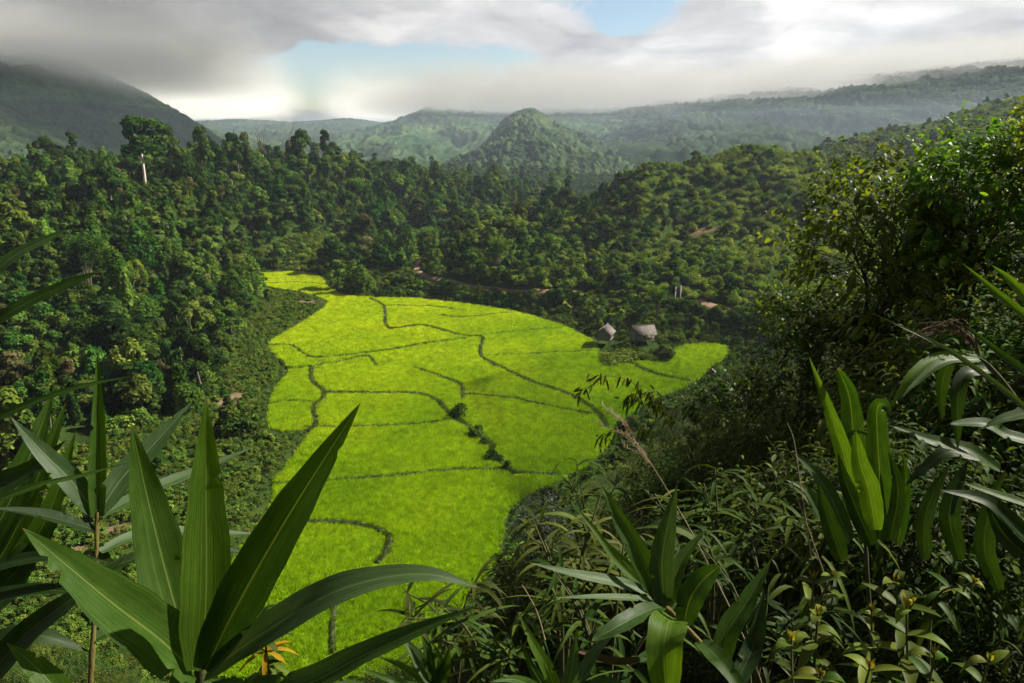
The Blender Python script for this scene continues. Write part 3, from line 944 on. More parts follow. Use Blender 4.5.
def scatter(name, pts, rz, scale, idx, meshes, label=None):
    """one object that plants copies of the meshes on its own points (stuff)"""
    pts = np.asarray(pts, float)
    coll = bpy.data.collections.new(name + '_kinds')
    for i, me in enumerate(meshes):
        o = bpy.data.objects.new('%s_kind_%03d' % (name, i), me)
        coll.objects.link(o)
    me = bpy.data.meshes.new(name)
    me.vertices.add(len(pts))
    me.vertices.foreach_set('co', pts.astype(np.float32).ravel())
    for k, v, ty in (('rz', rz, 'FLOAT'), ('sc', scale, 'FLOAT'), ('kind_id', idx, 'INT')):
        a = me.attributes.new(k, ty, 'POINT')
        a.data.foreach_set('value', np.asarray(v, np.int32 if ty == 'INT' else np.float32))
    for m in meshes:
        for mm in m.materials:
            if mm.name not in me.materials:
                me.materials.append(mm)
    o = link(name, me)
    ng = bpy.data.node_groups.new(name + '_planting', 'GeometryNodeTree')
    ng.interface.new_socket('Geometry', in_out='INPUT', socket_type='NodeSocketGeometry')
    ng.interface.new_socket('Geometry', in_out='OUTPUT', socket_type='NodeSocketGeometry')
    N, Lk = ng.nodes, ng.links
    gi, go = N.new('NodeGroupInput'), N.new('NodeGroupOutput')
    ci = N.new('GeometryNodeCollectionInfo')
    ci.inputs['Collection'].default_value = coll
    ci.inputs['Separate Children'].default_value = True
    ci.inputs['Reset Children'].default_value = True
    iop = N.new('GeometryNodeInstanceOnPoints')
    iop.inputs['Pick Instance'].default_value = True

    def attr(nm, ty):
        a = N.new('GeometryNodeInputNamedAttribute')
        a.data_type = ty
        a.inputs['Name'].default_value = nm
        return [q for q in a.outputs if q.enabled][0]
    cx = N.new('ShaderNodeCombineXYZ')
    Lk.new(attr('rz', 'FLOAT'), cx.inputs[2])
    e2r = N.new('FunctionNodeEulerToRotation')
    Lk.new(cx.outputs[0], e2r.inputs[0])
    Lk.new(gi.outputs[0], iop.inputs['Points'])
    Lk.new(ci.outputs[0], iop.inputs['Instance'])
    Lk.new(attr('kind_id', 'INT'), iop.inputs['Instance Index'])
    Lk.new(e2r.outputs[0], iop.inputs['Rotation'])
    Lk.new(attr('sc', 'FLOAT'), iop.inputs['Scale'])
    Lk.new(iop.outputs[0], go.inputs[0])
    md = o.modifiers.new('planting', 'NODES')
    md.node_group = ng
    return tag(o, label, kind='stuff')


K_BROAD = Kind('broad', [broad_tree(101), broad_tree(102, W=3.0, H=9), broad_tree(103, W=3.8, H=7.4, nl=14, n=2000), broad_tree(104, W=2.6, H=8.4, nl=9)], M_BARK, M_FOREST)
K_TALL = Kind('tall', [tall_tree(111), tall_tree(112, H=13, W=2.6, lo=0.62), tall_tree(113, H=11, W=3.4)], M_BARK, M_FOREST)
K_VINE = Kind('vine', [vine_tree(121), vine_tree(122, H=9, W=2.0), vine_tree(123, H=6.5, W=2.9), vine_tree(124, H=7.4, W=2.3)], M_BARK, M_VINE)
K_DRY = Kind('dry', [broad_tree(131, H=7, W=2.8, n=1100, leaf=0.32), tall_tree(132, H=9, W=2.6, n=900)], M_BARK, M_DRYLEAF)
K_BAMBOO = Kind('bamboo', [bamboo(141), bamboo(142, H=7.5)], M_BARK, M_VINE, ('culms', 'foliage'))
K_SCRUB = Kind('scrub', [scrub(151), scrub(152, H=3.0, W=1.7), scrub(153, H=1.9, W=2.3), scrub(154, H=2.6, W=2.0, leaf=0.24)], M_BARK, M_SCRUB, ('stem', 'foliage'))
K_PALESCRUB = Kind('pale_scrub', [scrub(165, H=1.3, W=1.5, n=700, leaf=0.13, nl=9), scrub(166, H=1.7, W=1.1, n=600, leaf=0.14, nl=8), scrub(167, H=1.0, W=1.7, n=700, leaf=0.12, nl=10)], M_BARK, M_PALESCRUB, ('stem', 'foliage'))
K_DARKSCRUB = Kind('dark_scrub', [scrub(155), scrub(156, H=3.2, W=1.9), scrub(157, H=2.2, W=2.4)], M_BARK, M_FOREST, ('stem', 'foliage'))
K_WEED = Kind('weed', [scrub(161, H=0.9, W=0.8, n=330, leaf=0.085, nl=6), scrub(162, H=0.6, W=1.0, n=340, leaf=0.075, nl=8), scrub(163, H=1.3, W=0.6, n=300, leaf=0.10, nl=5)], M_BARK, M_WEED, ('stem', 'foliage'))
K_BANANA = Kind('banana', [banana(171), banana(172, 2.8)], M_VINE, M_WEED, ('stem', 'leaves'))

# ------------------------------------------------------------------ where things grow
rng = np.random.default_rng(42)


def jitter_grid(x0, x1, y0, y1, sp):
    gx, gy = np.meshgrid(np.arange(x0, x1, sp), np.arange(y0, y1, sp), indexing='ij')
    return (gx + rng.uniform(-0.5, 0.5, gx.shape) * sp).ravel(), (gy + rng.uniform(-0.5, 0.5, gy.shape) * sp).ravel()


CREST_PX = [400, 430, 440, 500, 540, 600, 640, 700, 820, 1024, 1300]
CREST_Y = [190, 194, 197, 204, 211, 217, 221, 223, 221, 218, 208]
ROAD_PX = [330, 416, 445, 490, 540, 590, 625, 665, 705, 760, 840]
ROAD_Y = [196, 187, 170, 163, 157, 153, 150, 144, 139, 134, 128]


def survey(x, y):
    """height, pixel, zone and clearances for planting spots"""
    z = height(x, y)
    bx, by, d = project(x, y, z)
    sd = np.full(x.shape, 60.0)
    rd = np.full(x.shape, 60.0)
    nr = (y < 260) & (np.abs(x) < 110)
    sd[nr] = field_sd(x[nr], y[nr])
    rd[nr] = seg_dist(x[nr], y[nr], ROAD)
    di = np.full(x.shape, 9.0)
    for a, b, rx, ry in DIRT:
        di = np.minimum(di, np.sqrt(((x - a) / rx) ** 2 + ((y - b) / ry) ** 2))
    for p in HUT_AT:
        g = G(*p, -39)
        di = np.minimum(di, np.sqrt((x - g[0]) ** 2 + (y - g[1]) ** 2) / 4.2)
    ry_ = np.interp(bx, ROAD_PX, ROAD_Y)
    cy_ = np.interp(bx, CREST_PX, CREST_Y)
    zone = np.full(x.shape, 'forest', dtype='<U8')
    zone[(bx > 425) & (y < cy_ + 12)] = 'right'
    zone[(bx > 690) & (y > cy_ + 12)] = 'ridge'
    zone[(bx > 326) & (y < ry_) & (sd < 60)] = 'strip'
    zone[((bx - 312) / 46) ** 2 + ((by - 254) / 20) ** 2 < 1] = 'mound'
    zone[(bx < 330) & (z < -37.5) & (y < 200) & (by > np.interp(bx, [-200, 0, 100, 180, 215, 238, 262, 330], [490, 470, 440, 415, 385, 330, 287, 270]))] = 'floor'
    near = (d < 36) | (y < 34) | ((x > 0) & (sd > 0) & (y < 95) & (z > -39) & (bx > 560)) | ((y < 44) & (z > -39.5))
    zone[near] = 'near'
    return z, bx, by, d, sd, rd, di, zone


def ground_hidden(x, y, z, top):
    """does the bare ground hide the point (x, y, z+top) from the camera?"""
    hid = np.zeros(x.shape, bool)
    for k in np.linspace(0.15, 0.96, 22):
        hid |= height(x * k, y * k) > (z + top) * k
    return hid


# big trees of the slopes
tx, ty = jitter_grid(-330, 330, 60, 660, 3.6)
keep = (np.abs(tx) < 0.95 * (ty + 30))
tx, ty = tx[keep], ty[keep]
z, bx, by, d, sd, rd, di, zone = survey(tx, ty)
dens = {'forest': 0.95, 'right': 0.30, 'ridge': 0.12, 'strip': 0.07, 'mound': 0.0, 'floor': 0.10, 'near': 0.0}
pr = np.array([dens[q] for q in zone])
clump = fbm(tx / 22, ty / 22, 77)
pr = np.where(zone == 'right', np.where(bx > 640, np.clip((clump - 0.53) * 3, 0.012, 0.28), np.clip((clump - 0.49) * 4, 0.04, 0.6)) * np.where((bx > 700) & (by < 235), 0.25, 1.0), pr)
pr = np.where((zone == 'right') & (bx < 620), 0.9, pr)
keep = (rng.uniform(0, 1, len(tx)) < pr) & (sd > 2.6) & (rd > 2.6) & (di > 1.25)
T = {k: v[keep] for k, v in dict(x=tx, y=ty, z=z, bx=bx, by=by, d=d, zone=zone, sd=sd).items()}
n = len(T['x'])
T['rz'] = rng.uniform(0, 6.28, n)
big = fbm(T['x'] / 30, T['y'] / 30, 91)
T['sc'] = np.clip(0.34 + rng.gamma(2.6, 0.15, n), 0.3, 1.7) * (0.66 + 0.62 * big)
T['sc'] = np.where(T['zone'] == 'right', T['sc'] * 0.62, T['sc'])
T['sc'] = np.where(T['zone'] == 'ridge', T['sc'] * 0.5, T['sc'])
T['sc'] = np.where((T['zone'] == 'strip') | (T['zone'] == 'floor'), T['sc'] * 0.55, T['sc'])
pick = rng.uniform(0, 1, n)
vz = np.clip(fbm(T['x'] / 26, T['y'] / 26, 55) * 1.6 - 0.25, 0.2, 0.9)
T['kind'] = np.where(pick < vz * 0.75, 'vine', np.where(pick < 0.90, 'broad', np.where(pick < 0.935, 'tall', np.where(pick < 0.97, 'dry', 'bamboo'))))
T['kind'] = np.where(np.isin(T['zone'], ['right', 'ridge']) & np.isin(T['kind'], ['tall', 'vine']) & (T['bx'] > 600), 'broad', T['kind'])
T['sc'] = np.where(np.isin(T['zone'], ['right', 'ridge']), np.minimum(T['sc'], 0.62), T['sc'])
KIN = {'broad': K_BROAD, 'vine': K_VINE, 'tall': K_TALL, 'dry': K_DRY, 'bamboo': K_BAMBOO}
nat = {'broad': 8.2, 'vine': 7.7, 'tall': 12.0, 'dry': 8.0, 'bamboo': 8.5}
beyond = (T['zone'] == 'forest') & (T['bx'] > 570) & (T['bx'] < 800)
T['sc'] = np.where(beyond, np.minimum(T['sc'], 0.5), T['sc'])
T['kind'] = np.where(beyond, 'broad', T['kind'])
T['h'] = np.array([nat[k] for k in T['kind']]) * T['sc']
tpx, tpy, td = project(T['x'], T['y'], T['z'] + T['h'] * 0.8)
vis = (tpx > -8) & (tpx < 1032) & (tpy > 60) & (tpy < 640) & ~ground_hidden(T['x'], T['y'], T['z'], T['h'] * 0.8)
vis &= ~((tpx > 770) & (tpy > 235 - (tpx - 770) * 0.4)) & ~((tpx > 600) & (tpy > 400)) & ~((tpx < 300) & (tpy > 455))
size = np.where(vis, T['h'] / td, 0)
order = np.argsort(-size)
N_IND = 255
ind = np.zeros(n, bool)
ind[order[:N_IND]] = True
ind &= vis


def tree_label(i):
    k, zn, px, py, h = T['kind'][i], T['zone'][i], tpx[i], tpy[i], T['h'][i]
    what = {'broad': ('rounded dark green tree', 'small round dark green tree'), 'vine': ('tree smothered in green climbers', 'low lump of climber-covered tree'),
            'tall': ('tall narrow dark tree', 'slender young tree'), 'dry': ('brownish thin-leaved tree', 'small brownish tree'), 'bamboo': ('plume-like bamboo clump', 'small bamboo clump')}[k][0 if h > nat[k] * 0.72 else 1]
    if zn == 'right':
        where = 'on the right hill above the dirt road'
        if px < 620: where = 'at the left toe of the right hill'
        elif py < 200: where = 'along the top of the right hill'
    elif zn == 'ridge':
        where = 'on the far right ridge below the cloud'
    elif zn == 'strip':
        where = 'between the dirt road and the paddies'
    elif zn == 'floor':
        where = 'on the valley floor left of the paddies'
    elif zn == 'mound':
        where = 'on the grassy mound beyond the paddies'
    elif px < 70:
        where = 'at the picture edge of the left slope, ' + ('high up' if py < 190 else 'halfway up' if py < 280 else 'low down')
    elif px < 150:
        where = 'on the left forest slope, ' + ('near its skyline' if py < 180 else 'halfway up' if py < 270 else 'near its foot')
    elif px < 215:
        where = 'on the slope above the sandy bank, ' + ('near the skyline' if py < 190 else 'halfway up' if py < 290 else 'near its foot')
    elif px < 290:
        where = 'on the forest slope above the paddies\' far left corner' if py > 200 else 'on the skyline beside the bare trees' if py < 160 else 'below the bare skyline trees'
    else:
        where = 'on the forested ridge behind the far paddies' if py > 180 else 'along the top of the ridge behind the far paddies'
    return what + ' ' + where


for i in np.flatnonzero(ind):
    k = T['kind'][i]
    KIN[k].place({'bamboo': 'bamboo_clump'}.get(k, 'forest_tree'), tree_label(i), 'bamboo' if k == 'bamboo' else 'tree',
                 (T['x'][i], T['y'][i], T['z'][i]), T['rz'][i], T['sc'][i], 'trees on the slopes round the paddies')
rest = ~ind
meshes, idx = [], np.zeros(n, int)
for k, K in KIN.items():
    m = T['kind'] == k
    idx[m] = len(meshes) + rng.integers(0, len(K.one), m.sum())
    meshes += K.one
scatter('forest', np.stack([T['x'], T['y'], T['z']], -1)[rest], T['rz'][rest], T['sc'][rest], idx[rest], meshes, 'forest covering the slopes round the valley')

# shrubs and weeds under and between them
ux, uy = jitter_grid(-300, 330, 34, 450, 2.3)
keep = (np.abs(ux) < 0.92 * (uy + 30))
ux, uy = ux[keep], uy[keep]
z, bx, by, d, sd, rd, di, zone = survey(ux, uy)
dens = {'forest': 0.8, 'right': 0.92, 'ridge': 0.75, 'strip': 0.75, 'mound': 1.0, 'floor': 0.32, 'near': 0.0}
keep = (rng.uniform(0, 1, len(ux)) < np.array([dens[q] for q in zone])) & (sd > 1.3) & (rd > 1.5) & (di > 1.0)
x, y, zq, zn = ux[keep], uy[keep], z[keep], zone[keep]
tg = unit(np.gradient(ROAD, axis=0))
hx, hy = [], []
for off in (1.35, 2.0, 2.7):
    s_ = rng.uniform(0, len(ROAD) - 1.01, 260)
    i_ = s_.astype(int)
    f_ = (s_ - i_)[:, None]
    q_ = ROAD[i_] * (1 - f_) + ROAD[i_ + 1] * f_ + np.stack([tg[i_, 1], -tg[i_, 0]], -1) * off + rng.normal(size=(260, 2)) * 0.3
    px_h = project(q_[:, 0], q_[:, 1], np.full(260, -36.0))[0]
    ok = ((px_h > 440) & (px_h < 594)) | ((px_h > 612) & (px_h < 696)) | (px_h > 716)
    hx.append(q_[ok, 0]), hy.append(q_[ok, 1])
hx, hy = np.concatenate(hx), np.concatenate(hy)
x, y, zq, zn = np.concatenate([x, hx]), np.concatenate([y, hy]), np.concatenate([zq, height(hx, hy)]), np.concatenate([zn, np.full(len(hx), 'strip', dtype=zn.dtype)])
n2 = len(x)
sc = rng.uniform(0.5, 1.2, n2) * np.where(zn == 'mound', 0.42, 1) * np.where(zn == 'floor', 0.45, 1) * np.where(zn == 'strip', 0.7, 1)
lightp = np.where(zn == 'right', 1.5, np.where(zn == 'ridge', 1.5, np.where(zn == 'mound', 9.0, np.where(zn == 'strip', 0.30, np.where(zn == 'floor', 1.0, 0.45)))))
isl = rng.uniform(0, 1, n2) < lightp * (0.5 + fbm(x / 25, y / 25, 66))
kk = np.where(isl, rng.integers(0, 4, n2), 4 + rng.integers(0, 3, n2))
pale = (zn == 'mound') | ((zn == 'ridge') & (rng.uniform(0, 1, n2) < 0.75)) | ((zn == 'right') & (rng.uniform(0, 1, n2) < np.clip((fbm(x / 18, y / 18, 88) - 0.36) * 5 + (project(x, y, zq)[0] - 570) / 240, 0.05, 0.9)))
kk = np.where(pale, 7 + rng.integers(0, 3, n2), kk)
sc = np.where(pale & (zn != 'mound'), sc * 1.15, sc)
sc = np.where(zn == 'mound', np.maximum(sc * 1.5, 0.8), sc)
scatter('undergrowth', np.stack([x, y, zq], -1), rng.uniform(0, 6.28, n2), sc, kk, K_SCRUB.one + K_DARKSCRUB.one + K_PALESCRUB.one, 'low shrubs covering the hillsides')

wx, wy = jitter_grid(-80, 60, 34, 235, 0.62)
z, bx, by, d, sd, rd, di, zone = survey(wx, wy)
keep = np.isin(zone, ['floor', 'strip', 'mound']) & (sd > 0.25) & (sd < 40) & (rd > 1.7) & (di > 0.9) & (rng.uniform(0, 1, len(wx)) < 0.62)
n3 = keep.sum()
scatter('weeds', np.stack([wx, wy, z], -1)[keep], rng.uniform(0, 6.28, n3), rng.uniform(0.4, 1.1, n3) * np.where(sd[keep] < 1.5, 0.55, 1.0), rng.integers(0, 3, n3), K_WEED.one, 'leafy weeds on the valley floor')


# ------------------------------------------------------------------ rice and the grass of the bunds
def tuft(seed, n, H, R, wd, mat, name):
    r = np.random.default_rng(seed)
    mb = MB()
    a = r.uniform(0, 6.28, n)
    q = np.stack([np.cos(a), np.sin(a), 0 * a], -1) * (R * np.sqrt(r.uniform(0, 1, n)))[:, None]
    az = r.uniform(0, 6.28, n)
    D = np.stack([np.cos(az) * 0.35, np.sin(az) * 0.35, np.ones(n)], -1)
    leaf_blades(mb, q, D, np.stack([-np.sin(az), np.cos(az), 0 * az], -1) + 0.1, H * r.uniform(0.7, 1.15, n), wd, r.uniform(0.3, 0.7, n), 3, 0.2, r.uniform(0.1, 0.5, n), (0.25, 0.7))
    return mb.data(name, mat)


rice = [tuft(200 + k, 18, 0.62, 0.24, 0.016, M_RICE, 'rice_tuft') for k in range(3)]
far_rice = [tuft(210 + k, 20, 0.62, 0.42, 0.028, M_RICE, 'rice_tuft') for k in range(3)]
bund_grass = [tuft(220 + k, 16, 0.42, 0.22, 0.016, M_BUND, 'grass_tuft') for k in range(3)]
allp, alls, alli = [], [], []
for y0, y1, sp, base in ((38, 72, 0.27, 0), (72, 112, 0.36, 3), (112, 215, 0.50, 3)):
    x, y = jitter_grid(fx0, fx1, y0, y1, sp)
    m = in_poly(x, y, FIELD)
    x, y = x[m], y[m]
    bd = np.full(len(x), 9.0)
    for L, wd in BUNDS:
        bd = np.minimum(bd, seg_dist(x, y, L) - wd * 0.8)
    ok = (bd > 0.08) & (field_sd(x, y) < -0.15)
    x, y = x[ok], y[ok]
    allp.append(np.stack([x, y, np.full(len(x), FLOOR + 0.05)], -1))
    alls.append(rng.uniform(0.8, 1.15, len(x)) * (0.85 + 0.3 * fbm(x / 3, y / 3, 5)) * (1.15 if base and sp > 0.4 else 1.0))
    alli.append(base + rng.integers(0, 3, len(x)))
allp, alls, alli = np.concatenate(allp), np.concatenate(alls), np.concatenate(alli)
scatter('rice', allp, rng.uniform(0, 6.28, len(allp)), alls, alli, rice + far_rice, 'bright green rice standing in the paddies')
bp, bs = [], []
for L, wd in BUNDS:
    seg = np.linalg.norm(np.diff(L, axis=0), axis=1)
    m = int(seg.sum() * wd * 2 * 11) + 8
    s = rng.uniform(0, len(L) - 1.001, m)
    i = s.astype(int)
    f = (s - i)[:, None]
    q = L[i] * (1 - f) + L[i + 1] * f
    tg = unit(L[i + 1] - L[i])
    a = rng.uniform(-1, 1, m)
    q = q + np.stack([-tg[:, 1], tg[:, 0]], -1) * (a * wd * 0.8)[:, None]
    bp.append(np.stack([q[:, 0], q[:, 1], FLOOR + 0.30 * (1 - a ** 2 * 0.8)], -1))
    bs.append(rng.uniform(0.5, 1.2, m))
bp, bs = np.concatenate(bp), np.concatenate(bs)
scatter('bund_grass', bp, rng.uniform(0, 6.28, len(bp)), bs, rng.integers(0, 3, len(bp)), bund_grass, 'dark grass on the bunds between paddies')
# ------------------------------------------------------------------ huts, posts and trees one can name
M_PLANK = rough_mat('weathered_planks', [(0.3, (0.10, 0.09, 0.08)), (0.7, (0.20, 0.18, 0.16))], 2.5, stretch=(6, 6, 0.4), bump=0.5)
M_WOVEN = rough_mat('woven_bamboo_wall', [(0.3, (0.16, 0.14, 0.105)), (0.7, (0.27, 0.24, 0.19))], 5, stretch=(1, 1, 4), bump=0.5)
M_ROOF = rough_mat('weathered_roof', [(0.3, (0.050, 0.043, 0.037)), (0.5, (0.095, 0.083, 0.073)), (0.72, (0.16, 0.142, 0.128))], 1.1, bump=0.8, stretch=(3.2, 1.0, 1.0))
M_REDROOF = rough_mat('rusty_roof', [(0.3, (0.26, 0.10, 0.06)), (0.7, (0.45, 0.20, 0.12))], 1.6, stretch=(5, 0.8, 1))
M_DARK = rough_mat('dark_opening', [(0.3, (0.012, 0.010, 0.008)), (0.7, (0.03, 0.025, 0.02))], 2)
M_CONC = rough_mat('pale_post', [(0.3, (0.22, 0.21, 0.20)), (0.7, (0.33, 0.32, 0.30))], 3)


def hut(label, loc, rz, L, W, wall, rise, lift, wallmat, roofmat, door_side):
    t = thing('field_hut', label, 'hut', loc, rz)
    z0, z1 = lift, lift + wall
    f = MB()
    f.box((-L / 2 - 0.1, -W / 2 - 0.1, z0 - 0.12), (L / 2 + 0.1, W / 2 + 0.1, z0))
    f.build('floor_deck', M_PLANK, t)
    for sx in (-1, 0, 1):
        for sy in (-1, 1):
            p = MB()
            p.tube([(sx * (L / 2 - 0.12), sy * (W / 2 - 0.12), -0.5), (sx * (L / 2 - 0.12), sy * (W / 2 - 0.12), z0 - 0.12)], 0.09, 7)
            p.build('post', M_BARK, t)
    wl = MB()
    for sy in (-1, 1):
        wl.box((-L / 2, min(sy * W / 2, sy * (W / 2 - 0.06)), z0 + 0.003), (L / 2, max(sy * W / 2, sy * (W / 2 - 0.06)), z1))
    for sx in (-1, 1):
        a, b = sorted((sx * L / 2, sx * (L / 2 - 0.06)))
        y = W / 2 - 0.063
        V = [(a, -y, z0 + 0.003), (a, y, z0 + 0.003), (a, y, z1), (a, 0, z1 + rise - 0.05), (a, -y, z1),
             (b, -y, z0 + 0.003), (b, y, z0 + 0.003), (b, y, z1), (b, 0, z1 + rise - 0.05), (b, -y, z1)]
        wl.add(V, [(0, 4, 3, 2, 1), (5, 6, 7, 8, 9)])
        wl.add(V, [(0, 1, 6, 5), (1, 2, 7, 6), (2, 3, 8, 7), (3, 4, 9, 8), (4, 0, 5, 9)])
    w_ = wl.build('wall', wallmat, t)
    for sx in (-1, 1):
        for sy in (-1, 1):
            c = MB()
            c.box((sx * L / 2 - 0.07, sy * W / 2 - 0.07, z0 + 0.002), (sx * L / 2 + 0.07, sy * W / 2 + 0.07, z1 - 0.02))
            c.build('corner_post', M_BARK, t)
    if door_side:
        dr = MB()
        y = door_side * (W / 2 + 0.02)
        dr.box((-0.4, min(y, y + 0.03 * door_side), z0 + 0.01), (0.4, max(y, y + 0.03 * door_side), z0 + min(wall - 0.15, 1.5)))
        dr.build('door', M_PLANK, t)
    rf = MB()
    ov, eo = 0.42, 0.45
    sl = rise / (W / 2)
    for sy in (-1, 1):
        nseg = 1
        for k in range(nseg):
            x0 = -L / 2 - ov + (L + 2 * ov) * k / nseg
            x1 = x0 + (L + 2 * ov) / nseg
            zz_ = 0.0
            a = (x0, 0.0, z1 + rise + 0.02 + zz_)
            b = (x0, sy * (W / 2 + eo), z1 - eo * sl + 0.02 + zz_ )
            c = (x1, sy * (W / 2 + eo), z1 - eo * sl + 0.02 + zz_ )
            d_ = (x1, 0.0, z1 + rise + 0.02 + zz_)
            up = [(p[0], p[1], p[2] + 0.07) for p in (a, b, c, d_)]
            V = [a, b, c, d_] + up
            rf.add(V, [(0, 1, 2, 3), (4, 7, 6, 5), (0, 4, 5, 1), (1, 5, 6, 2), (2, 6, 7, 3), (3, 7, 4, 0)])
    rf.build('roof', roofmat, t)
    rd_ = MB()
    rd_.tube([(-L / 2 - ov, 0, z1 + rise + 0.11), (L / 2 + ov, 0, z1 + rise + 0.11)], 0.09, 6)
    rd_.build('roof_ridge', roofmat, t)
    return t


g = G(605, 340, -39.0)
hut('small grey plank hut with its gable facing the paddies, beside the wider hut', g, math.radians(68), 2.9, 2.5, 1.35, 1.0, 0.45, M_PLANK, M_ROOF, 0)
g = G(642, 341, -39.0)
hut('wider pale hut on posts with a long grey sheet roof at the paddy edge', g, math.radians(14), 3.9, 2.6, 1.45, 1.15, 0.5, M_WOVEN, M_ROOF, -1)
q = PY(348, 262, 204)
hut('tiny hut with a rusty red roof half hidden in bushes below the grassy mound', (q[0], q[1], float(height(q[0], q[1]))), math.radians(30), 2.2, 1.8, 1.1, 0.8, 0.9, M_PLANK, M_REDROOF, 0)

for px, lab in ((675, 'pale concrete post left of its twin behind the huts'), (680, 'pale concrete post right of its twin behind the huts')):
    q = PY(px, 300, 141)
    q[2] = float(height(q[0], q[1]))
    t = thing('concrete_post', lab, 'post', q, 0.2)
    p = MB()
    p.box((-0.10, -0.10, -0.6), (0.10, 0.10, 3.9))
    p.build('shaft', M_CONC, t)
    p = MB()
    p.box((-0.13, -0.13, 3.903), (0.13, 0.13, 4.02))
    p.build('cap', M_CONC, t)


def ground_at(px, Y):
    X = (px - CX) / FPX * Y * 1.02
    for _ in range(6):
        zz_ = float(height(X, Y))
        d_ = Y * CP - zz_ * SP
        X = (px - CX) / FPX * d_
    return np.array((X, Y, float(height(X, Y))))


def lone(K, name, label, cat, px, Y, top_py, rz, v, natural, wide=1.0):
    """a plant at pixel column px, distance Y, grown until its top reaches row top_py; Y < 0: its foot is seen at row -Y"""
    b = ground_at(px, Y) if Y > 0 else hit(px, -Y)
    b[2] = float(height(b[0], b[1]))
    Y = b[1]
    u = (CY - top_py) / FPX
    topz = Y * (-SP + CP * u) / (CP + SP * u)
    s = max(topz - b[2], 1.0) / natural
    return K.place(name, label, cat, b, rz, (s * wide, s * wide, s), None, v)


K_TALLPALE = Kind('tall_pale', [tall_tree(111), tall_tree(113, H=11, W=3.4, lo=0.62)], M_PALE, M_FOREST)
lone(K_TALLPALE, 'emergent_tree', 'tall dark tree with a white trunk standing above the left skyline', 'tree', 146, 190, 112, 0.3, 1, 11, 1.3)
lone(K_BROAD, 'emergent_tree', 'dark crown above the left skyline just right of the white-trunked tree', 'tree', 172, 200, 118, 1.3, 3, 8.4, 0.9)
lone(K_TALL, 'emergent_tree', 'leafy tree on the skyline left of the sparse trees', 'tree', 205, 214, 118, 0.5, 0, 12, 0.85)
lone(K_TALL, 'emergent_tree', 'thin sparse-crowned tree on the skyline left of the bare trees', 'tree', 240, 230, 120, 2.5, 0, 13, 0.9)
lone(K_TALL, 'emergent_tree', 'slender tree with small tufts on the skyline beside the bare trees', 'tree', 250, 236, 119, 4.5, 2, 13, 0.62)
lone(K_BROAD, 'emergent_tree', 'small leafy tree on the skyline right of the bare trees', 'tree', 305, 268, 124, 0.5, 1, 9, 0.8)
lone(K_TALL, 'emergent_tree', 'tall leafy tree rising from the ridge right of the bare trees', 'tree', 328, 280, 124, 3.5, 0, 12, 0.8)
lone(K_BROAD, 'lone_tree', 'lone round dark tree on top of the right hill', 'tree', 758, 219, 145, 1.0, 0, 8.2, 0.72)
lone(K_VINE, 'vine_column', 'tall column of hanging vines in the middle of the ridge forest', 'tree', 312, -226, 182, 1.0, 1, 9, 0.55)
lone(K_VINE, 'vine_column', 'slim vine-wrapped trunk on the ridge right of the tall vine column', 'tree', 372, -226, 190, 2.0, 1, 9, 0.4)
lone(K_VINE, 'vine_column', 'vine-wrapped stump on the grassy strip beyond the paddies', 'tree', 478, -303, 283, 2.0, 3, 7.4, 0.5)
lone(K_DRY, 'bushy_tree', 'round brownish tree beside the grassy mound', 'tree', 368, 206, 234, 2.0, 0, 7, 1.15)
lone(K_BROAD, 'bushy_tree', 'dark green tree standing in front of the grassy mound', 'tree', 338, -289, 257, 0.4, 0, 8.2, 1.0)
lone(K_VINE, 'spreading_shrub', 'wide bush at the far end of the paddies in front of the dark tree', 'bush', 362, -293, 263, 0.4, 2, 6.5, 1.2)
lone(K_BAMBOO, 'bamboo_clump', 'dense bamboo clump behind the wider hut', 'bamboo', 657, 137, 286, 0.9, 1, 7.5, 0.95)
lone(K_BAMBOO, 'bamboo_clump', 'pale plume-like bamboo on the toe of the right hill above the road bend', 'bamboo', 497, 170, 232, 1.9, 0, 9, 0.9)
lone(K_TALLPALE, 'pale_trunk_tree', 'grey-green tree with a bare pale trunk above the sandy bank', 'tree', 184, 106, 345, 1.9, 0, 12, 0.95)
lone(K_DRY, 'pale_trunk_tree', 'small grey thin-leaved tree at the foot of the left slope', 'tree', 162, 104, 358, 0.9, 0, 7, 0.8)
K_VINEBIG = Kind('vine_big', [vine_tree(181, H=14.0, W=4.2, n=6500, leaf=0.30)], M_BARK, M_VINE)
lone(K_VINEBIG, 'smothered_tree', 'big tree smothered in bright climbers, alone halfway up the left slope', 'tree', 130, -335, 248, 0.6, 0, 13.5, 0.9)
lone(K_DARKSCRUB, 'round_bush', 'dense round bush at the paddy edge near the sandy bank', 'bush', 222, -432, 398, 0.6, 1, 3.2, 1.0)
lone(K_DARKSCRUB, 'round_bush', 'leafy bush at the left paddy corner below the sandy bank', 'bush', 248, -434, 402, 1.6, 0, 2.4, 0.9)
lone(K_PALESCRUB, 'round_bush', 'low mounded bush in front of the two huts', 'bush', 618, -362, 353, 1.6, 2, 1.0, 1.7)
lone(K_SCRUB, 'round_bush', 'small bush on the bund right of the two huts', 'bush', 668, -362, 346, 2.6, 0, 2.4, 0.8)
lone(K_DARKSCRUB, 'round_bush', 'round bush on the middle bund of the paddies', 'bush', 460, -417, 404, 2.6, 2, 2.2, 0.8)
for px, py, tp, lab in ((486, 446, 437, 'small bush on the wide bund, third from the round one'), (494, 460, 450, 'small bush on the wide bund where it bends'), (505, 471, 461, 'small bush at the lower end of the wide bund')):
    lone(K_DARKSCRUB, 'round_bush', lab, 'bush', px, -py, tp, px * 0.3, px % 3, 2.4, 1.0)
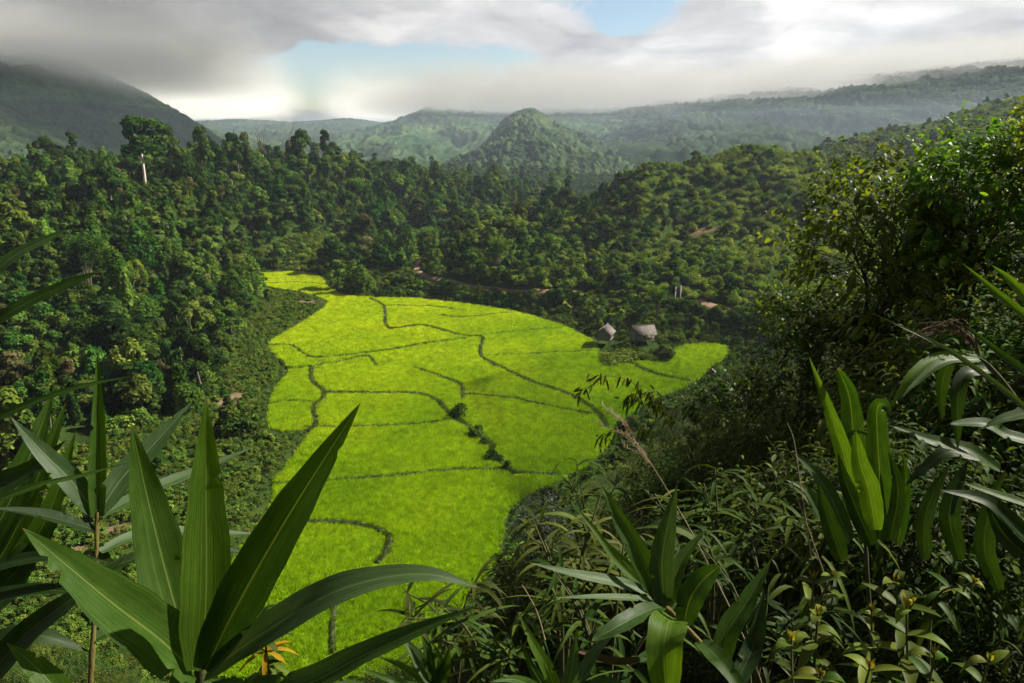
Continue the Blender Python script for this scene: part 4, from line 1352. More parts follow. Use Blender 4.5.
lone(K_DARKSCRUB, 'round_bush', 'low bush on the wide bund below the round one', 'bush', 478, -437, 424, 0.6, 0, 2.4, 1.0)
for k, (px, Y, tp, lab) in enumerate([(600, 140, 300, 'banana plant left of the concrete posts'), (588, 146, 294, 'banana plant below the dirt road, left of the others'), (622, 138, 305, 'banana plant nearest the bamboo behind the huts'),
                                      (566, 148, 297, 'banana plant on the strip between road and paddies'), (640, 134, 313, 'banana plant behind the wider hut')]):
    lone(K_BANANA, 'banana_plant', lab, 'banana plant', px, Y, tp, k * 1.3, k % 2, 3.6, 0.9)
for k, (px, Y, tp, lab, lean) in enumerate([(272, 262, 113, 'bare forked tree on the skyline, left of the bare pair', 0.05), (282, 266, 110, 'taller bare tree with a wide fan of branches on the skyline', 0.1), (266, 258, 117, 'short bare sapling left of the bare trees', -0.03)]):
    b = ground_at(px, Y)
    u = (CY - tp) / FPX
    Hh = Y * (-SP + CP * u) / (CP + SP * u) - b[2]
    t = thing('bare_tree', lab, 'tree', b, k * 1.1)
    dead_tree(300 + k, Hh * 0.86, 0.27 - 0.04 * k).build('trunk', M_BARK, t, True)
for px, Y, tp, lab in ((235, 207, 181, 'white dead trunk standing on the left slope'), (171, 246, 226, 'short pale dead trunk low on the left slope')):
    b = hit(px, Y)
    Y = b[1]
    u = (CY - tp) / FPX
    Hh = Y * (-SP + CP * u) / (CP + SP * u) - b[2]
    t = thing('dead_trunk', lab, 'tree trunk', b, 0)
    m = MB()
    m.tube(smooth_line([(0, 0, -0.5), (0.05, 0, Hh * 0.5), (-0.1, 0.05, Hh)], 4), np.linspace(0.2, 0.08, 9), 7)
    m.tube(smooth_line([(0.02, 0, Hh * 0.7), (0.5, 0, Hh * 0.8), (0.8, 0.1, Hh * 0.93)], 2), np.linspace(0.08, 0.03, 5), 5)
    m.build('trunk', M_PALE, t, True)

# ------------------------------------------------------------------ haze below the cloud base, cloud on the mountain tops
m, t = material('haze_air')
pv = t.n('ShaderNodeVolumePrincipled', {'Color': (0.66, 0.80, 1.0, 1), 'Density': 0.000135, 'Anisotropy': 0.35})
t.n('ShaderNodeOutputMaterial', {'Volume': pv.outputs[0]})
b = MB()
b.box((-16200, -400, -86), (16200, 9800, HAZE_TOP))
tag(b.build('haze', m), 'pale haze in the valley air', kind='stuff')

m, t = material('shaded_cloud_vapour')
pos = t.n('ShaderNodeTexCoord').outputs['Object']
s3 = t.n('ShaderNodeSeparateXYZ', {0: pos})
X_, Y_, Z_ = s3.outputs
nz = t.n('ShaderNodeTexNoise', {'Vector': t.n('ShaderNodeMapping', {0: pos, 'Scale': (1, 1, 2.0)}).outputs[0], 'Scale': 0.006, 'Detail': 4.0, 'Roughness': 0.55}).outputs['Fac']
basez = t.math('ADD', t.math('ADD', 42.0, t.map(X_, 450, 1600, 0, 84, True)), t.map(X_, -350, -600, 0, 16, True))
basez = t.math('ADD', basez, t.math('MULTIPLY', t.math('SUBTRACT', nz, 0.5), 70.0))
up = t.math('SUBTRACT', Z_, basez)
den = t.math('MULTIPLY', t.map(up, -10, 42, 0, 1, True), t.map(up, 55, 150, 1, 0, True))
az_ = t.math('ARCTAN2', X_, Y_)
gapv = t.math('EXPONENT', t.math('MULTIPLY', t.math('POWER', t.math('DIVIDE', t.math('ADD', az_, 0.27), 0.19), 2.0), -1.0))
den = t.math('MULTIPLY', den, t.math('SUBTRACT', 1.0, t.math('MULTIPLY', gapv, 1.0), True))
den = t.math('MULTIPLY', den, t.math('MAXIMUM', t.map(nz, 0.36, 0.62, 0.12, 1.6), t.map(X_, -300, -520, 0.0, 0.75)))
den = t.math('MULTIPLY', den, t.map(X_, -250, -450, 0.011, 0.016))
nearcut = t.math('MAXIMUM', t.map(Y_, 1600, 2080, 0, 1, True), t.math('MULTIPLY', t.map(X_, -300, -560, 0, 1, True), t.map(Y_, 950, 1200, 0, 1, True)))
den = t.math('MULTIPLY', den, nearcut)
pv = t.n('ShaderNodeVolumePrincipled', {'Color': t.ramp(t.map(X_, -800, -250, 0, 1), [(0.0, (0.93, 0.94, 0.95)), (1.0, (0.45, 0.46, 0.475))]), 'Density': den, 'Anisotropy': 0.2})  # greyed except at the left: shade of a higher deck put into the colour
t.n('ShaderNodeOutputMaterial', {'Volume': pv.outputs[0]})
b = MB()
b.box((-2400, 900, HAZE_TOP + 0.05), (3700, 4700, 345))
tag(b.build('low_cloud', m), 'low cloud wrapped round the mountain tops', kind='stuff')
scene.cycles.volume_step_rate = 1.0
scene.cycles.volume_max_steps = 128

# unseen higher clouds, added for their shadows on near slope, valley and left mountain
m, t = material('cloud_billow')
pv = t.n('ShaderNodeVolumePrincipled', {'Color': (0.95, 0.95, 0.95, 1), 'Density': 0.012, 'Anisotropy': 0.3})
t.n('ShaderNodeOutputMaterial', {'Volume': pv.outputs[0]})


def shade_cloud(shadow_at, h, rx, ry, rz_, seed, dens_mat):
    """a lumpy closed cloud whose shadow falls round the given spot"""
    c = np.array(shadow_at, float) + np.array(SUN_DIR) / SUN_DIR.z * h
    th, ph = np.linspace(0.02, math.pi - 0.02, 30), np.linspace(0, 2 * math.pi, 61)[:-1]
    A, B = np.meshgrid(th, ph, indexing='ij')
    q = np.stack([np.sin(A) * np.cos(B), np.sin(A) * np.sin(B), np.cos(A)], -1)
    k = 0.75 + 0.5 * fbm(q[..., 0] * 2.4 + seed, q[..., 1] * 2.4 + q[..., 2] * 1.7, seed)
    V = (q * k[..., None] * np.array((rx, ry, rz_)) + c).reshape(-1, 3)
    i = np.arange(29)[:, None] * 60 + np.arange(60)[None]
    j = np.arange(29)[:, None] * 60 + (np.arange(60)[None] + 1) % 60
    F = np.stack([i, i + 60, j + 60, j], -1).reshape(-1, 4)
    tag(link('cloud', mesh('cloud', V, [F, np.arange(60)[None], np.arange(29 * 60, 30 * 60)[None, ::-1]], dens_mat, True)), 'unseen cloud added to shade the land below', kind='stuff')


shade_cloud((4, 6, -4), 190, 44, 32, 20, 3, m)
shade_cloud((40, 96, -36), 210, 46, 40, 10, 8, m)
shade_cloud((-130, 85, -20), 200, 42, 40, 18, 17, m)
m2 = m.copy()
m2.name = 'dense_cloud_billow'
m2.node_tree.nodes['Principled Volume'].inputs['Density'].default_value = 0.016
shade_cloud((-700, 1000, 0), 500, 460, 420, 50, 12, m2)
# ------------------------------------------------------------------ plants on the near slope
M_SHRUBLEAF = foliage_mat('shrub_leaves', (0.012, 0.029, 0.004), (0.036, 0.072, 0.009), (0.105, 0.150, 0.018), trans=0.36, rand=0.2, gloss=0.12, rough=0.55, glow=1.2)
M_SHRUBLIT = foliage_mat('broad_shrub_leaves', (0.022, 0.048, 0.006), (0.060, 0.110, 0.012), (0.170, 0.220, 0.022), trans=0.48, rand=0.12, gloss=0.3, rough=0.42, glow=1.5)
M_BLUELEAF = foliage_mat('bluish_leaves', (0.018, 0.038, 0.022), (0.036, 0.068, 0.042), (0.075, 0.120, 0.075), trans=0.2, rand=0.1, gloss=0.4, rough=0.45)
M_SEDGE = foliage_mat('bamboo_grass_leaves', (0.014, 0.032, 0.004), (0.042, 0.074, 0.009), (0.125, 0.150, 0.022), trans=0.32, rand=0.35, gloss=0.12, rough=0.55)
M_STEM = rough_mat('green_brown_stem', [(0.3, (0.035, 0.042, 0.014)), (0.7, (0.085, 0.085, 0.035))], 8)
M_CANE = rough_mat('yellow_cane', [(0.3, (0.085, 0.075, 0.02)), (0.7, (0.17, 0.135, 0.04))], 14, stretch=(1, 1, 0.3))
M_STRAW = rough_mat('dry_straw', [(0.3, (0.22, 0.16, 0.10)), (0.7, (0.40, 0.31, 0.20))], 10)
M_SEEDHEAD = rough_mat('brown_seed_head', [(0.3, (0.075, 0.045, 0.028)), (0.7, (0.16, 0.10, 0.065))], 10)


def blade_mat(name, dark, light, rib, gloss=0.28, rough=0.45, trans=0.30):
    """long grass-like leaf: parallel veins, pale midrib, a little mottling"""
    m, t = material(name)
    ac = t.n('ShaderNodeAttribute', attribute_name='across').outputs['Fac']
    al = t.n('ShaderNodeAttribute', attribute_name='along').outputs['Fac']
    rnd = t.n('ShaderNodeObjectInfo').outputs['Random']
    v = t.n('ShaderNodeCombineXYZ', {0: t.math('MULTIPLY', ac, 16.0), 1: t.math('MULTIPLY', al, 1.2), 2: t.math('MULTIPLY', rnd, 90.0)}).outputs[0]
    vein = t.n('ShaderNodeTexNoise', {'Vector': v, 'Scale': 1.0, 'Detail': 4.0, 'Roughness': 0.6}).outputs['Fac']
    v2 = t.n('ShaderNodeCombineXYZ', {0: t.math('MULTIPLY', ac, 2.0), 1: t.math('MULTIPLY', al, 9.0), 2: t.math('MULTIPLY', rnd, 50.0)}).outputs[0]
    mott = t.n('ShaderNodeTexNoise', {'Vector': v2, 'Scale': 1.0, 'Detail': 5.0, 'Roughness': 0.7}).outputs['Fac']
    f = t.math('ADD', t.math('MULTIPLY', t.math('SUBTRACT', vein, 0.5), 1.1), t.math('ADD', t.math('MULTIPLY', mott, 0.7), t.math('MULTIPLY', t.math('SUBTRACT', rnd, 0.5), 0.35)), True)
    c = t.ramp(f, [(0.15, dark), (0.75, light)])
    mid = t.map(t.math('ABSOLUTE', t.math('SUBTRACT', ac, 0.0)), 0.015, 0.055, 0.8, 0.0, True)
    c = t.mix(mid, c, rib)
    tip = t.map(al, 0.975, 1.0, 0.0, 0.8, True)
    c = t.mix(tip, c, (0.20, 0.13, 0.05))
    spots = t.map(t.n('ShaderNodeTexNoise', {'Vector': v2, 'Scale': 5.0, 'Detail': 2.0}).outputs['Fac'], 0.70, 0.76, 0.0, 0.5)
    c = t.mix(spots, c, (0.10, 0.095, 0.03))
    bh = t.math('ADD', t.math('MULTIPLY', t.math('SINE', t.math('MULTIPLY', ac, 55.0)), 0.12), vein)
    bm = t.n('ShaderNodeBump', {'Height': bh, 'Strength': 0.3, 'Distance': 0.0015}).outputs[0]
    p = t.n('ShaderNodeBsdfPrincipled', {'Base Color': c, 'Roughness': t.map(mott, 0.3, 0.7, rough - 0.06, rough + 0.14), 'Specular IOR Level': gloss, 'Normal': bm}).outputs[0]
    tc = t.n('ShaderNodeMixRGB', {0: 1.0, 1: c, 2: (1.8, 1.6, 0.5, 1)}, blend_type='MULTIPLY').outputs[0]
    tr = t.n('ShaderNodeBsdfTranslucent', {0: tc, 'Normal': bm}).outputs[0]
    t.n('ShaderNodeOutputMaterial', {0: t.n('ShaderNodeMixShader', {0: trans, 1: p, 2: tr}).outputs[0]})
    return m


B_DEEP = blade_mat('deep_green_blade', (0.018, 0.052, 0.006), (0.066, 0.135, 0.014), (0.16, 0.22, 0.05), trans=0.38)
B_GREY = blade_mat('grey_green_blade', (0.032, 0.070, 0.020), (0.085, 0.145, 0.045), (0.16, 0.22, 0.09), gloss=0.35, rough=0.46)
B_FRESH = blade_mat('fresh_green_blade', (0.044, 0.105, 0.008), (0.115, 0.205, 0.018), (0.18, 0.26, 0.05), trans=0.5)
B_DARK = blade_mat('dark_blade', (0.010, 0.027, 0.004), (0.034, 0.072, 0.010), (0.07, 0.11, 0.03))
B_DRY = blade_mat('dry_blade', (0.055, 0.035, 0.014), (0.12, 0.080, 0.035), (0.15, 0.11, 0.06))


def blade(parent, pts, width_px, mat, facing=0.0, fold=0.28, prof=(0.5, 1.0), label=None, name='leaf', n=44, wavy=0.02, roll=0.0, wd_torn=True):
    """one long leaf. pts: (px, py, depth) from base to tip; width_px: full width at its widest, measured at that depth;
    facing: 0 = flat side to the slope's open air (towards the viewer), 1 = flat side up to the sky"""
    W3 = smooth_line([P(*q) for q in pts], 10)
    L = np.concatenate([[0], np.cumsum(np.linalg.norm(np.diff(W3, axis=0), axis=1))])
    s = np.linspace(0, 1, n + 1)
    C = np.stack([np.interp(s * L[-1], L, W3[:, k]) for k in range(3)], -1)
    d = np.mean([q[2] for q in pts])
    half = 0.5 * width_px * d / FPX
    org = parent.matrix_world.translation if parent else Vector()
    T_ = unit(np.gradient(C, axis=0))
    hint = unit(-C) * (1 - facing) + np.array((0, 0, 1.0)) * facing
    S = unit(np.cross(T_, hint))
    Nn = np.cross(S, T_)
    if roll:
        a = roll * s[:, None]
        S, Nn = S * np.cos(a) + Nn * np.sin(a), Nn * np.cos(a) - S * np.sin(a)
    w_ = (s + 0.05) ** prof[0] * (1 - s) ** prof[1]
    w_ = w_ / w_.max() + 0.004
    ac = np.array((-1, -0.66, -0.33, 0, 0.33, 0.66, 1.0))
    r = np.random.default_rng(int(abs(pts[-1][0] * 13 + pts[-1][1] * 7)) % 100000)
    ph = r.uniform(0, 6.28, 2)
    ed = 1 + wavy * np.sin(s * 21 + ph[0]) + wavy * np.sin(s * 37 + ph[1])
    EW = np.repeat((half * w_ * ed)[:, None], 7, 1)
    if wd_torn:
        for _ in range(r.integers(0, 4)):
            k_, sd2 = r.integers(5, n - 3), r.integers(0, 2)
            dep = r.uniform(0.25, 0.6)
            for c_, g_ in (((0, 1.0), (1, 0.7), (2, 0.2)) if sd2 else ((6, 1.0), (5, 0.7), (4, 0.2))):
                EW[k_, c_] *= 1 - dep * g_
    V = C[:, None] + S[:, None] * (ac[None, :, None] * EW[..., None])
    lift = fold * np.abs(ac)[None, :] ** 1.15 * (half * w_)[:, None] + 0.12 * half * wavy * 10 * np.sin(s[:, None] * 17 + ph[0] + 2 * ac[None]) * np.abs(ac)[None]
    V = V + Nn[:, None] * lift[..., None]
    V = V.reshape(-1, 3) - np.array(org)
    F = grid_faces(n + 1, 7)
    me = mesh(name, V, F, mat, True, None, {'across': np.tile(ac, n + 1), 'along': np.repeat(s, 7)})
    o = link(name, me, parent)
    if label:
        o['label'] = label
    return o


def stem(parent, pts, r0, r1, mat, name='stem', k=8):
    W3 = smooth_line([P(*q) for q in pts], 5) - np.array(parent.matrix_world.translation)
    m = MB()
    n = len(W3)
    rad = np.linspace(r0, r1, n)
    rad[::7] *= 1.25
    m.tube(W3, rad, k)
    return m.build(name, mat, parent, True)


def plant(name, label, cat, base, group=None):
    t = thing(name, label, cat, P(*base), 0, group)
    bpy.context.view_layer.update()
    return t


# the big fan of blades at the bottom left
t = plant('blade_plant', 'large glossy plant with a fan of long broad blades rising from the bottom edge', 'plant', (200, 690, 1.15))
stem(t, [(203, 780, 1.22), (201, 720, 1.18), (200, 668, 1.15)], 0.012, 0.008, M_STEM)
blade(t, [(198, 676, 1.15), (160, 640, 1.10), (108, 600, 1.03), (22, 528, 0.95)], 58, B_DEEP, 0.35, 0.30, (0.5, 1.0))
blade(t, [(199, 672, 1.17), (176, 610, 1.17), (150, 510, 1.17), (131, 423, 1.14)], 50, B_DEEP, 0.1, 0.25, (0.5, 1.0))
blade(t, [(202, 668, 1.14), (206, 590, 1.13), (206, 500, 1.12), (206, 396, 1.10)], 47, B_FRESH, 0.0, 0.25, (0.45, 1.0))
blade(t, [(205, 670, 1.12), (240, 600, 1.10), (292, 510, 1.07), (361, 402, 1.02)], 48, B_DEEP, 0.15, 0.3, (0.55, 1.0))
blade(t, [(206, 674, 1.12), (262, 634, 1.08), (340, 590, 1.05), (420, 574, 1.05), (480, 588, 1.06)], 38, B_GREY, 0.55, 0.22, (0.6, 1.0))
blade(t, [(208, 690, 1.10), (290, 690, 1.0), (375, 650, 0.96), (480, 605, 0.93)], 33, B_DEEP, 0.6, 0.35, (0.6, 1.0))

# the upright cane left of it
t = plant('cane_plant', 'upright plant with a yellow cane and grey-green blades left of the big fan', 'plant', (90, 700, 1.75))
stem(t, [(88, 760, 1.78), (90, 690, 1.75), (95, 600, 1.75), (97, 512, 1.75)], 0.008, 0.005, M_CANE)
blade(t, [(97, 516, 1.75), (97, 470, 1.75), (98, 420, 1.74), (97, 352, 1.72)], 16, B_DEEP, 0.0, 0.7, (0.4, 1.0))
blade(t, [(96, 514, 1.75), (70, 480, 1.72), (42, 452, 1.70), (11, 418, 1.67)], 22, B_GREY, 0.35, 0.25, (0.55, 1.0))
blade(t, [(99, 512, 1.75), (122, 478, 1.80), (152, 446, 1.85), (192, 402, 1.92)], 24, B_GREY, 0.3, 0.25, (0.55, 1.0))
blade(t, [(100, 516, 1.75), (150, 490, 1.85), (200, 470, 1.95), (256, 446, 2.05)], 13, B_GREY, 0.5, 0.25, (0.5, 1.0))
blade(t, [(94, 530, 1.75), (60, 520, 1.68), (30, 513, 1.62), (-8, 508, 1.55)], 17, B_DARK, 0.6, 0.3, (0.5, 1.0))
blade(t, [(100, 552, 1.75), (130, 538, 1.82), (170, 532, 1.90), (262, 534, 2.05)], 13, B_GREY, 0.6, 0.3, (0.5, 1.0))
blade(t, [(101, 572, 1.75), (140, 557, 1.80), (190, 545, 1.88), (258, 556, 2.0)], 14, B_DARK, 0.6, 0.3, (0.5, 1.0))
blade(t, [(97, 545, 1.75), (110, 570, 1.8), (140, 590, 1.85), (185, 590, 1.9)], 13, B_DARK, 0.6, 0.3, (0.5, 1.0))
blade(t, [(93, 640, 1.75), (120, 625, 1.8), (150, 615, 1.85), (200, 630, 1.9)], 15, B_DEEP, 0.6, 0.3, (0.5, 1.0))

# blades reaching in from the left edge
t = plant('blade_plant', 'plant at the left edge with overlapping dark blades pointing up and right', 'plant', (-60, 680, 1.9))
for pts, wd, mt, fc in [
    ([(-45, 590, 1.9), (0, 520, 1.9), (30, 455, 1.92), (54, 388, 1.95)], 34, B_DEEP, 0.2), ([(-40, 620, 1.95), (10, 540, 1.95), (42, 465, 1.95), (66, 402, 1.95)], 30, B_DEEP, 0.2),
    ([(-40, 640, 1.85), (15, 570, 1.85), (50, 510, 1.85), (76, 430, 1.85)], 26, B_FRESH, 0.2), ([(-40, 590, 1.6), (0, 566, 1.6), (60, 556, 1.6), (110, 562, 1.62)], 17, B_DARK, 0.6),
    ([(-60, 612, 1.6), (0, 596, 1.6), (45, 590, 1.6), (100, 596, 1.6)], 18, B_DARK, 0.6), ([(-50, 660, 1.7), (5, 640, 1.7), (40, 636, 1.7), (90, 652, 1.75)], 24, B_DARK, 0.5),
    ([(-30, 700, 1.5), (20, 640, 1.5), (70, 600, 1.5), (128, 555, 1.55)], 26, B_DARK, 0.3), ([(-60, 500, 1.8), (-10, 488, 1.8), (30, 470, 1.8), (66, 440, 1.8)], 26, B_DARK, 0.3),
    ([(-60, 640, 1.8), (0, 590, 1.85), (30, 550, 1.85), (70, 500, 1.9)], 34, B_DARK, 0.2)]:
    blade(t, pts, wd, mt, fc)
t = plant('arching_grass', 'long thin blade arching in from the left edge with a yellow-green tip', 'grass', (-60, 440, 1.5))
blade(t, [(-50, 440, 1.5), (20, 408, 1.5), (75, 388, 1.52), (132, 376, 1.55)], 9, B_DEEP, 0.4, 0.3)
blade(t, [(-50, 520, 1.5), (30, 488, 1.52), (80, 476, 1.55), (130, 462, 1.58)], 7, B_DEEP, 0.4, 0.3)
t = plant('arching_grass', 'dark blade with an orange-yellow tip reaching over the left slope', 'grass', (-50, 345, 1.4))
blade(t, [(-50, 345, 1.4), (0, 318, 1.4), (40, 296, 1.42), (98, 272, 1.45)], 12, B_DARK, 0.35, 0.3, (0.6, 0.55))
t = plant('arching_grass', 'short grey blade at the left edge above the others', 'grass', (-50, 300, 1.3))
blade(t, [(-50, 300, 1.3), (-10, 275, 1.3), (20, 252, 1.31), (66, 230, 1.33)], 11, B_GREY, 0.35, 0.3, (0.6, 0.6))
t = plant('blade_plant', 'small pale-edged blade in the bottom left corner', 'plant', (75, 720, 1.0))
blade(t, [(78, 730, 1.0), (55, 690, 1.0), (32, 664, 1.0), (6, 643, 1.0)], 27, B_FRESH, 0.3, 0.3, (0.6, 1.0))

# small fan of blades below the paddies
t = plant('blade_plant', 'small fan of blades at the bottom edge below the paddies', 'plant', (436, 700, 3.0))
for pts, wd, mt in [([(434, 684, 3), (424, 668, 3), (415, 654, 3), (402, 636, 3)], 15, B_GREY), ([(436, 684, 3), (432, 665, 3), (428, 650, 3), (421, 634, 3)], 13, B_DEEP),
                    ([(437, 684, 3), (440, 668, 3), (436, 652, 3), (430, 641, 3)], 10, B_DEEP), ([(438, 688, 3), (444, 672, 3), (447, 660, 3), (450, 646, 3)], 12, B_DEEP),
                    ([(433, 686, 3), (415, 674, 3), (398, 664, 3), (376, 656, 3)], 8, B_FRESH), ([(436, 690, 3), (410, 686, 2.9), (390, 680, 2.9), (360, 668, 2.8)], 8, B_DEEP)]:
    blade(t, pts, wd, mt, 0.3)
stem(t, [(437, 760, 3.0), (437, 720, 3.0), (436, 684, 3)], 0.014, 0.010, M_STEM)

# the cane in the middle of the bottom edge
t = plant('cane_plant', 'leaning cane with broad blades at the bottom edge right of the paddies', 'plant', (735, 690, 1.8))
stem(t, [(790, 760, 1.65), (735, 686, 1.75), (700, 642, 1.8), (664, 605, 1.85), (648, 588, 1.87)], 0.009, 0.005, M_CANE)
for pts, wd, mt, fc, pf in [
    ([(657, 596, 1.86), (640, 556, 1.88), (622, 524, 1.9), (601, 484, 1.93)], 21, B_DEEP, 0.1, (0.5, 1.0)),
    ([(664, 603, 1.85), (662, 565, 1.85), (667, 530, 1.85), (677, 486, 1.85)], 24, B_GREY, 0.0, (0.5, 1.0)),
    ([(668, 606, 1.84), (674, 580, 1.86), (684, 556, 1.88), (705, 530, 1.9)], 15, B_DEEP, 0.1, (0.5, 1.0)),
    ([(684, 624, 1.80), (690, 600, 1.80), (703, 580, 1.8), (720, 566, 1.78)], 26, B_DEEP, 0.2, (0.5, 0.6)),
    ([(650, 592, 1.87), (615, 582, 1.84), (575, 574, 1.8), (530, 563, 1.77)], 12, B_GREY, 0.5, (0.5, 1.0)),
    ([(656, 600, 1.86), (625, 598, 1.8), (595, 597, 1.75), (555, 598, 1.7)], 8, B_GREY, 0.6, (0.5, 1.0)),
    ([(664, 606, 1.85), (645, 612, 1.78), (622, 624, 1.72), (592, 641, 1.68)], 19, B_DEEP, 0.5, (0.6, 0.6)),
    ([(673, 618, 1.82), (668, 626, 1.72), (664, 655, 1.68), (668, 712, 1.68)], 36, B_FRESH, 0.35, (0.35, 0.5)),
    ([(645, 588, 1.87), (618, 562, 1.9), (596, 532, 1.95), (570, 500, 2.0)], 8, B_FRESH, 0.3, (0.5, 1.0)),
    ([(648, 590, 1.9), (628, 566, 1.95), (606, 545, 2.0), (588, 520, 2.05)], 9, B_FRESH, 0.3, (0.5, 1.0)),
    ([(668, 610, 1.86), (672, 590, 1.9), (676, 568, 1.92), (680, 545, 1.95)], 16, B_GREY, 0.1, (0.5, 1.0)),
    ([(720, 668, 1.78), (728, 632, 1.8), (748, 600, 1.82), (771, 560, 1.85)], 22, B_DEEP, 0.1, (0.5, 1.0)),
    ([(735, 686, 1.75), (752, 650, 1.8), (760, 622, 1.82), (764, 588, 1.85)], 19, B_DARK, 0.1, (0.5, 1.0)),
    ([(700, 642, 1.8), (715, 655, 1.7), (735, 680, 1.65), (752, 720, 1.6)], 20, B_DEEP, 0.5, (0.5, 1.0))]:
    blade(t, pts, wd, mt, fc, 0.25, pf)
blade(t, [(640, 660, 1.8), (615, 662, 1.8), (590, 655, 1.8), (560, 645, 1.8)], 8, B_DRY, 0.5, 0.5, (0.5, 1.0), 'dry brown leaf')
t = plant('blade_plant', 'low tuft of narrow blades at the bottom edge left of the leaning cane', 'plant', (560, 720, 1.7))
for pts, wd, mt in [([(562, 710, 1.7), (548, 670, 1.7), (534, 645, 1.7), (518, 612, 1.72)], 14, B_FRESH), ([(560, 715, 1.7), (545, 690, 1.7), (532, 668, 1.7), (520, 640, 1.7)], 12, B_DEEP),
                    ([(562, 712, 1.7), (570, 680, 1.7), (574, 655, 1.7), (576, 632, 1.7)], 16, B_GREY), ([(563, 715, 1.7), (590, 690, 1.7), (610, 682, 1.7), (632, 690, 1.65)], 14, B_DEEP),
                    ([(560, 718, 1.7), (535, 690, 1.65), (515, 680, 1.6), (490, 682, 1.55)], 14, B_DEEP), ([(564, 712, 1.7), (590, 660, 1.75), (606, 640, 1.8), (620, 628, 1.85)], 12, B_GREY)]:
    blade(t, pts, wd, mt, 0.3)

# upright broad blades on the right
t = plant('blade_plant', 'upright clump of broad blades with one folded tip, against the dark shrubs', 'plant', (865, 560, 2.9))
stem(t, [(872, 640, 2.9), (868, 580, 2.9), (864, 520, 2.9)], 0.009, 0.007, M_STEM)
for pts, wd, mt, fc, pf in [
    ([(856, 520, 2.9), (846, 462, 2.9), (831, 415, 2.9), (809, 356, 2.92)], 17, B_FRESH, 0.0, (0.4, 1.0)),
    ([(860, 520, 2.95), (855, 460, 2.95), (850, 400, 2.95), (838, 368, 2.9)], 22, B_DEEP, 0.0, (0.35, 0.5)),
    ([(880, 540, 3.0), (880, 480, 3.0), (877, 412, 3.0), (886, 406, 2.95), (889, 414, 2.92)], 23, B_DEEP, 0.0, (0.3, 0.45)),
    ([(876, 530, 2.8), (869, 490, 2.8), (860, 462, 2.8), (856, 430, 2.8)], 21, B_FRESH, 0.0, (0.5, 0.8)),
    ([(872, 545, 2.85), (855, 505, 2.85), (845, 480, 2.85), (838, 452, 2.85)], 18, B_DARK, 0.1, (0.5, 1.0)),
    ([(890, 540, 2.95), (898, 500, 2.95), (896, 475, 2.95), (888, 450, 2.95)], 14, B_DARK, 0.1, (0.5, 1.0)),
    ([(898, 545, 3.0), (903, 510, 3.0), (906, 480, 3.0), (903, 450, 3.0)], 12, B_DEEP, 0.1, (0.5, 1.0)),
    ([(850, 540, 2.8), (828, 492, 2.8), (812, 470, 2.8), (792, 452, 2.78)], 16, B_GREY, 0.4, (0.5, 1.0)),
    ([(846, 545, 2.7), (822, 512, 2.7), (806, 490, 2.7), (786, 480, 2.68)], 14, B_GREY, 0.4, (0.5, 1.0)),
    ([(842, 560, 2.6), (832, 530, 2.6), (824, 505, 2.6), (818, 480, 2.6)], 18, B_DARK, 0.1, (0.5, 1.0))]:
    blade(t, pts, wd, mt, fc, 0.25, pf)

# arching cane with drooping leaves at the right edge
t = plant('cane_plant', 'arching cane at the right edge with limp leaves hanging from it', 'plant', (1040, 460, 2.3))
stem(t, [(1075, 520, 2.2), (1040, 440, 2.25), (1010, 390, 2.3), (985, 362, 2.35), (968, 356, 2.36)], 0.010, 0.004, M_STEM)
for pts, wd, mt, fc, pf in [
    ([(978, 358, 2.36), (940, 358, 2.34), (912, 376, 2.3), (888, 412, 2.28)], 13, B_FRESH, 0.5, (0.5, 1.0)), ([(980, 360, 2.34), (945, 362, 2.3), (915, 384, 2.26), (900, 400, 2.24)], 10, B_DEEP, 0.5, (0.5, 1.0)),
    ([(988, 370, 2.3), (966, 374, 2.28), (958, 400, 2.26), (958, 450, 2.26)], 14, B_DARK, 0.4, (0.4, 0.8)), ([(962, 358, 2.4), (948, 366, 2.42), (942, 390, 2.44), (942, 420, 2.45)], 12, B_DARK, 0.4, (0.4, 0.8)),
    ([(1000, 470, 2.3), (970, 450, 2.3), (930, 440, 2.3), (889, 424, 2.3)], 14, B_DEEP, 0.45, (0.6, 0.9)), ([(1050, 445, 2.2), (1010, 436, 2.2), (985, 424, 2.2), (950, 424, 2.2)], 15, B_DEEP, 0.55, (0.6, 0.6)),
    ([(985, 460, 2.35), (950, 452, 2.35), (925, 468, 2.35), (905, 486, 2.35)], 13, B_DARK, 0.5, (0.6, 0.9)), ([(1050, 512, 2.1), (1020, 502, 2.1), (990, 492, 2.1), (955, 480, 2.1)], 9, B_DEEP, 0.5, (0.6, 1.0)),
    ([(1060, 400, 2.1), (1030, 412, 2.1), (1000, 420, 2.1), (980, 430, 2.1)], 14, B_DEEP, 0.5, (0.6, 1.0)), ([(1050, 560, 2.0), (1010, 520, 2.0), (985, 500, 2.0), (940, 490, 2.0)], 17, B_DARK, 0.4, (0.6, 0.9)),
    ([(1060, 600, 2.0), (1030, 560, 2.0), (1005, 535, 2.0), (985, 500, 2.0)], 22, B_DARK, 0.2, (0.6, 0.9)), ([(960, 560, 2.3), (950, 520, 2.3), (955, 490, 2.3), (968, 460, 2.3)], 19, B_DARK, 0.1, (0.6, 0.9)),
    ([(1000, 590, 2.4), (985, 550, 2.4), (990, 510, 2.4), (1005, 470, 2.4)], 18, B_DARK, 0.1, (0.6, 0.9)), ([(925, 560, 2.5), (925, 520, 2.5), (935, 490, 2.5), (950, 465, 2.5)], 15, B_DARK, 0.1, (0.6, 0.9))]:
    blade(t, pts, wd, mt, fc, 0.25, pf)
sh = MB()
rs = np.random.default_rng(5)
org = np.array(t.matrix_world.translation)
